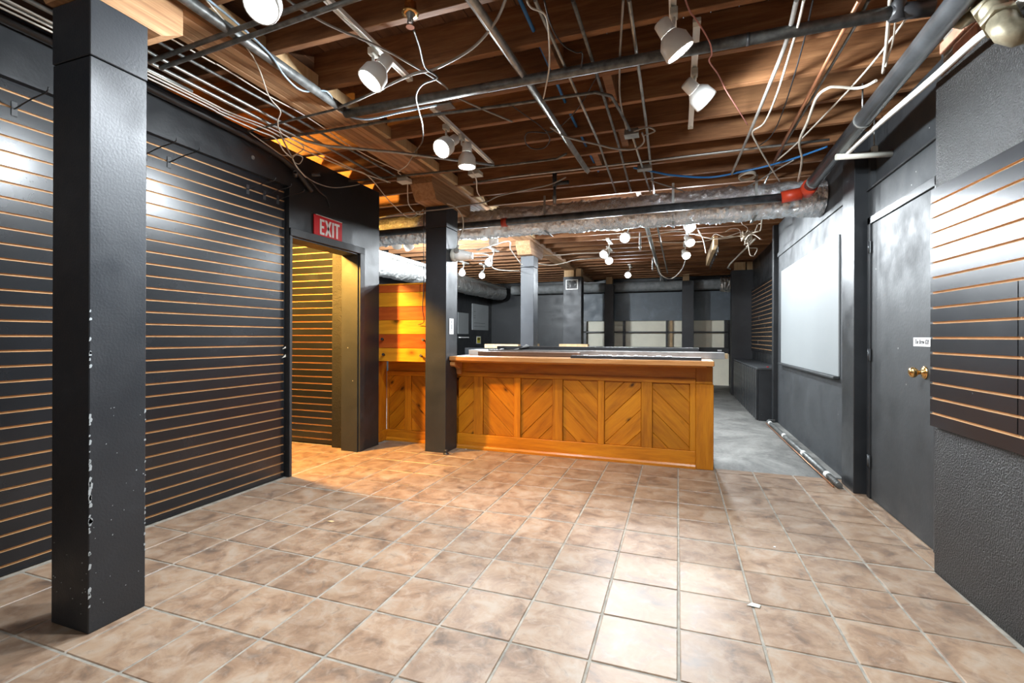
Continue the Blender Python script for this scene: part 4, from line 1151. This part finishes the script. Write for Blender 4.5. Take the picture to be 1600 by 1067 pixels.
cable('wavy pale cable above the wide far column', [(-2.619, 9.067, 2.660), (-2.418, 9.308, 2.660), (-2.118, 9.326, 2.700), (-1.896, 9.195, 2.720), (-1.314, 9.495, 2.788)], .010)
cable('pale cable from the emergency light to the far column', [(-2.02, 4.62, 2.12), (-1.95, 5.4, 2.36), (-2.2, 6.2, 2.42), (-2.36, 7.0, 2.40), (-2.42, 7.40, 2.38)], .008)
cable('thin cable sagging from the emergency light along the duct', [(-2.05, 4.60, 2.08), (-2.2, 5.4, 2.20), (-2.6, 6.6, 2.22), (-2.5, 7.48, 2.30)], .007)
pipe('far_pipe', 'long pale pipe above the far side duct', [(-4.70, 5.0, 2.60), (-4.70, 12.8, 2.60)], .035, M['white'], n=10)
pipe('far_pipe', 'pale hooked conduit before the broad pillar', [(1.103, 7.976, 2.700), (0.947, 9.952, 2.620), (0.924, 10.187, 2.580), (0.990, 10.392, 2.580)], .014, M['wcable'])
lb = empty('ladder_board', (.55, 9.0, 2.60)); tag(lb, 'pale timber with hanging clips under the far right joists', 'timber')
box('timber', (-.03, -1.1, .02), (.03, 1.1, .17), M['newwood'], lb, .004)
for k in range(7):
    box('clip', (.035, -1.0 + k * .32, -.07), (.05, -.97 + k * .32, .12), M['bcable'], lb, .002)
# tangle in the far right corner
cx_ = V3((0.883, 7.117, 2.580))
tang = ['toward the duct', 'toward the pillar', 'hanging loose', 'toward the middle heads', 'curling upward', 'toward the post', 'looping back', 'dropping lowest', 'longest to the left', 'doubled over itself', 'frayed at its end', 'pointing at the cabinet']
ends = [(-.22, -.9, .1), (.18, 1.2, .05), (.12, -.35, -.12), (-1.2, .3, .06), (.05, .5, .16), (.16, -.7, .05), (-.25, .2, .12), (.15, .4, -.20), (-1.7, -.3, .05), (-.4, .7, .14), (.14, -.2, .12), (.10, .1, -.26)]
for k, (lab, e_) in enumerate(zip(tang, ends)):
    e_ = V3(e_)
    j = lambda s: V3((random.uniform(-s, s), random.uniform(-s, s), random.uniform(-s, s)))
    cable('pale wire in the corner tangle, ' + lab, [cx_ + j(.03), cx_ + e_ * .25 + j(.06), cx_ + e_ * .5 + j(.07), cx_ + e_ * .8 + j(.06), cx_ + e_], .004 + .002 * (k % 3), 'tancable')
cable('knotted ball of wire ends at the corner tangle', [cx_ + V3((.07 * math.sin(2.1 * q_), .09 * math.cos(1.7 * q_), .06 * math.sin(2.9 * q_ + 1))) for q_ in range(40)], .005, 'tancable')
# emergency light on the bar column
em = empty('emergency_light', (-2.249, 4.50, 2.06)); tag(em, 'white rounded emergency light fixed to the bar column', 'emergency light')
m = MB(); m.lathe((0, 0, 0), (1, 0, -.05), [(0, .062), (.012, .068), (.03, .070), (.05, .066)], 20); m.build('back_plate', M['offwhite'], em)
m = MB(); m.lathe((.04, 0, 0), (1, .12, -.08), [(0, .064), (.06, .060), (.12, .046), (.16, .036), (.165, .0)], 20, capb=False); m.build('body', M['white'], em)
m = MB(); m.lathe((.20, .02, -.015), (1, .12, -.08), [(0, .032), (.012, .038), (.022, .036), (.026, .020)], 16); m.build('lens_ring', M['white'], em)
m = MB(); m.lathe((.07, -.045, .03), (.3, -1, .4), [(0, .030), (.018, .030), (.024, .024)], 14); m.build('lamp_lens', M['galv'], em)
m = MB(); m.tube([(.05, .0, .06), (.07, .0, .10)], .012, 8); m.build('cord_grip', M['offwhite'], em)

# ================================================================ SMALL THINGS
def hook(label, y, z=2.352, L=.26, up=.02):
    e = empty('slatwall_hook', (-3.162, y, z)); tag(e, label, 'hook', 'wire hooks on the slatwall')
    box('back_plate', (0, -.013, -.05), (.004, .013, .024), M['bcable'], e, .002)
    m = MB(); m.tube(smooth_pts([(.004, 0, -.012), (.02, 0, -.01), (L * .5, 0, .012), (L, 0, .028), (L + .02, 0, .05)], 4), .0035, 6); m.build('prong', M['bcable'], e)
hook('black wire hook on the slatwall left of the nearest column', (-3.162, 1.415, 2.405)[1])
hook('black wire hook on the slatwall just right of the nearest column', (-3.162, 2.086, 2.435)[1] - .05)
hook('black wire hook on the slatwall, second right of the nearest column', (-3.162, 2.183, 2.405)[1])
hook('black wire hook near the door end of the slatwall, first of three', (-3.162, 2.786, 2.404)[1])
hook('black wire hook near the door end of the slatwall, middle of three', (-3.162, 2.943, 2.406)[1])
hook('black wire hook near the door end of the slatwall, last of three', (-3.162, 3.079, 2.399)[1])
m = MB(); m.lathe((0, 0, 0), (1, 0, 0), [(0, .016), (.004, .016), (.004, .010), (.0005, .009)], 14, capb=True)
o = m.build('cable_grommet', M['galv'], None, label='small round grommet on the band above the slatwall', cat='grommet'); o.location = (-3.125, 2.799, 2.588)
for k, (px_, lab) in enumerate((((-3.160, 3.165, 1.101), 'torn tape scrap on the slatwall edge, upper'), ((-3.160, 3.158, 1.025), 'torn tape scrap on the slatwall edge, lower'))):
    p = V3(px_)
    m = MB(); m.prism([(-.03, -.012), (.0, -.006), (.035, -.012), (.03, .016), (.012, .022), (-.006, .004)], 'x', 0, .006, inset=.002, dpt=.002)
    o = m.build('tape_scrap', M['wcable'], None, label=lab, cat='tape'); o.location = (-3.1615, p.y, p.z)
st_ = MB(); st_.lathe((0, 0, 0), (0, 0, 1), [(0, .028), (.006, .030), (.012, .018), (.02, .014), (.03, .020), (.042, .017), (.046, .006)], 14)
o = st_.build('door_stop', M['bcable'], None, label='small black rubber doorstop at the foot of the bar column', cat='doorstop'); o.location = (-2.225, 4.325, .001)
for k, (p, s, mt, lab) in enumerate((((-2.113, 2.497, 0.000), .022, 'newwood', 'tiny yellow wood chip on the tiles'), ((0.326, 2.358, 0.000), .03, 'offwhite', 'pale scrap stuck over a grout line'), ((-2.272, 4.688, 0.000), .012, 'paper', 'white paper crumb beside the bar column'), ((-2.124, 4.585, 0.000), .01, 'paper', 'white paper crumb in front of the bar base'), ((0.527, 3.052, 0.000), .008, 'paper', 'white speck on the tiles near the aisle'))):
    p = V3(p)
    m = MB(); m.prism([(-s, -s * .4), (s * .7, -s * .6), (s, s * .3), (-s * .2, s * .6)], 'z', 0, .004, inset=s * .1, dpt=.002)
    o = m.build('floor_scrap', M[mt], None, label=lab, cat='scrap'); o.location = (p.x, p.y, .001)
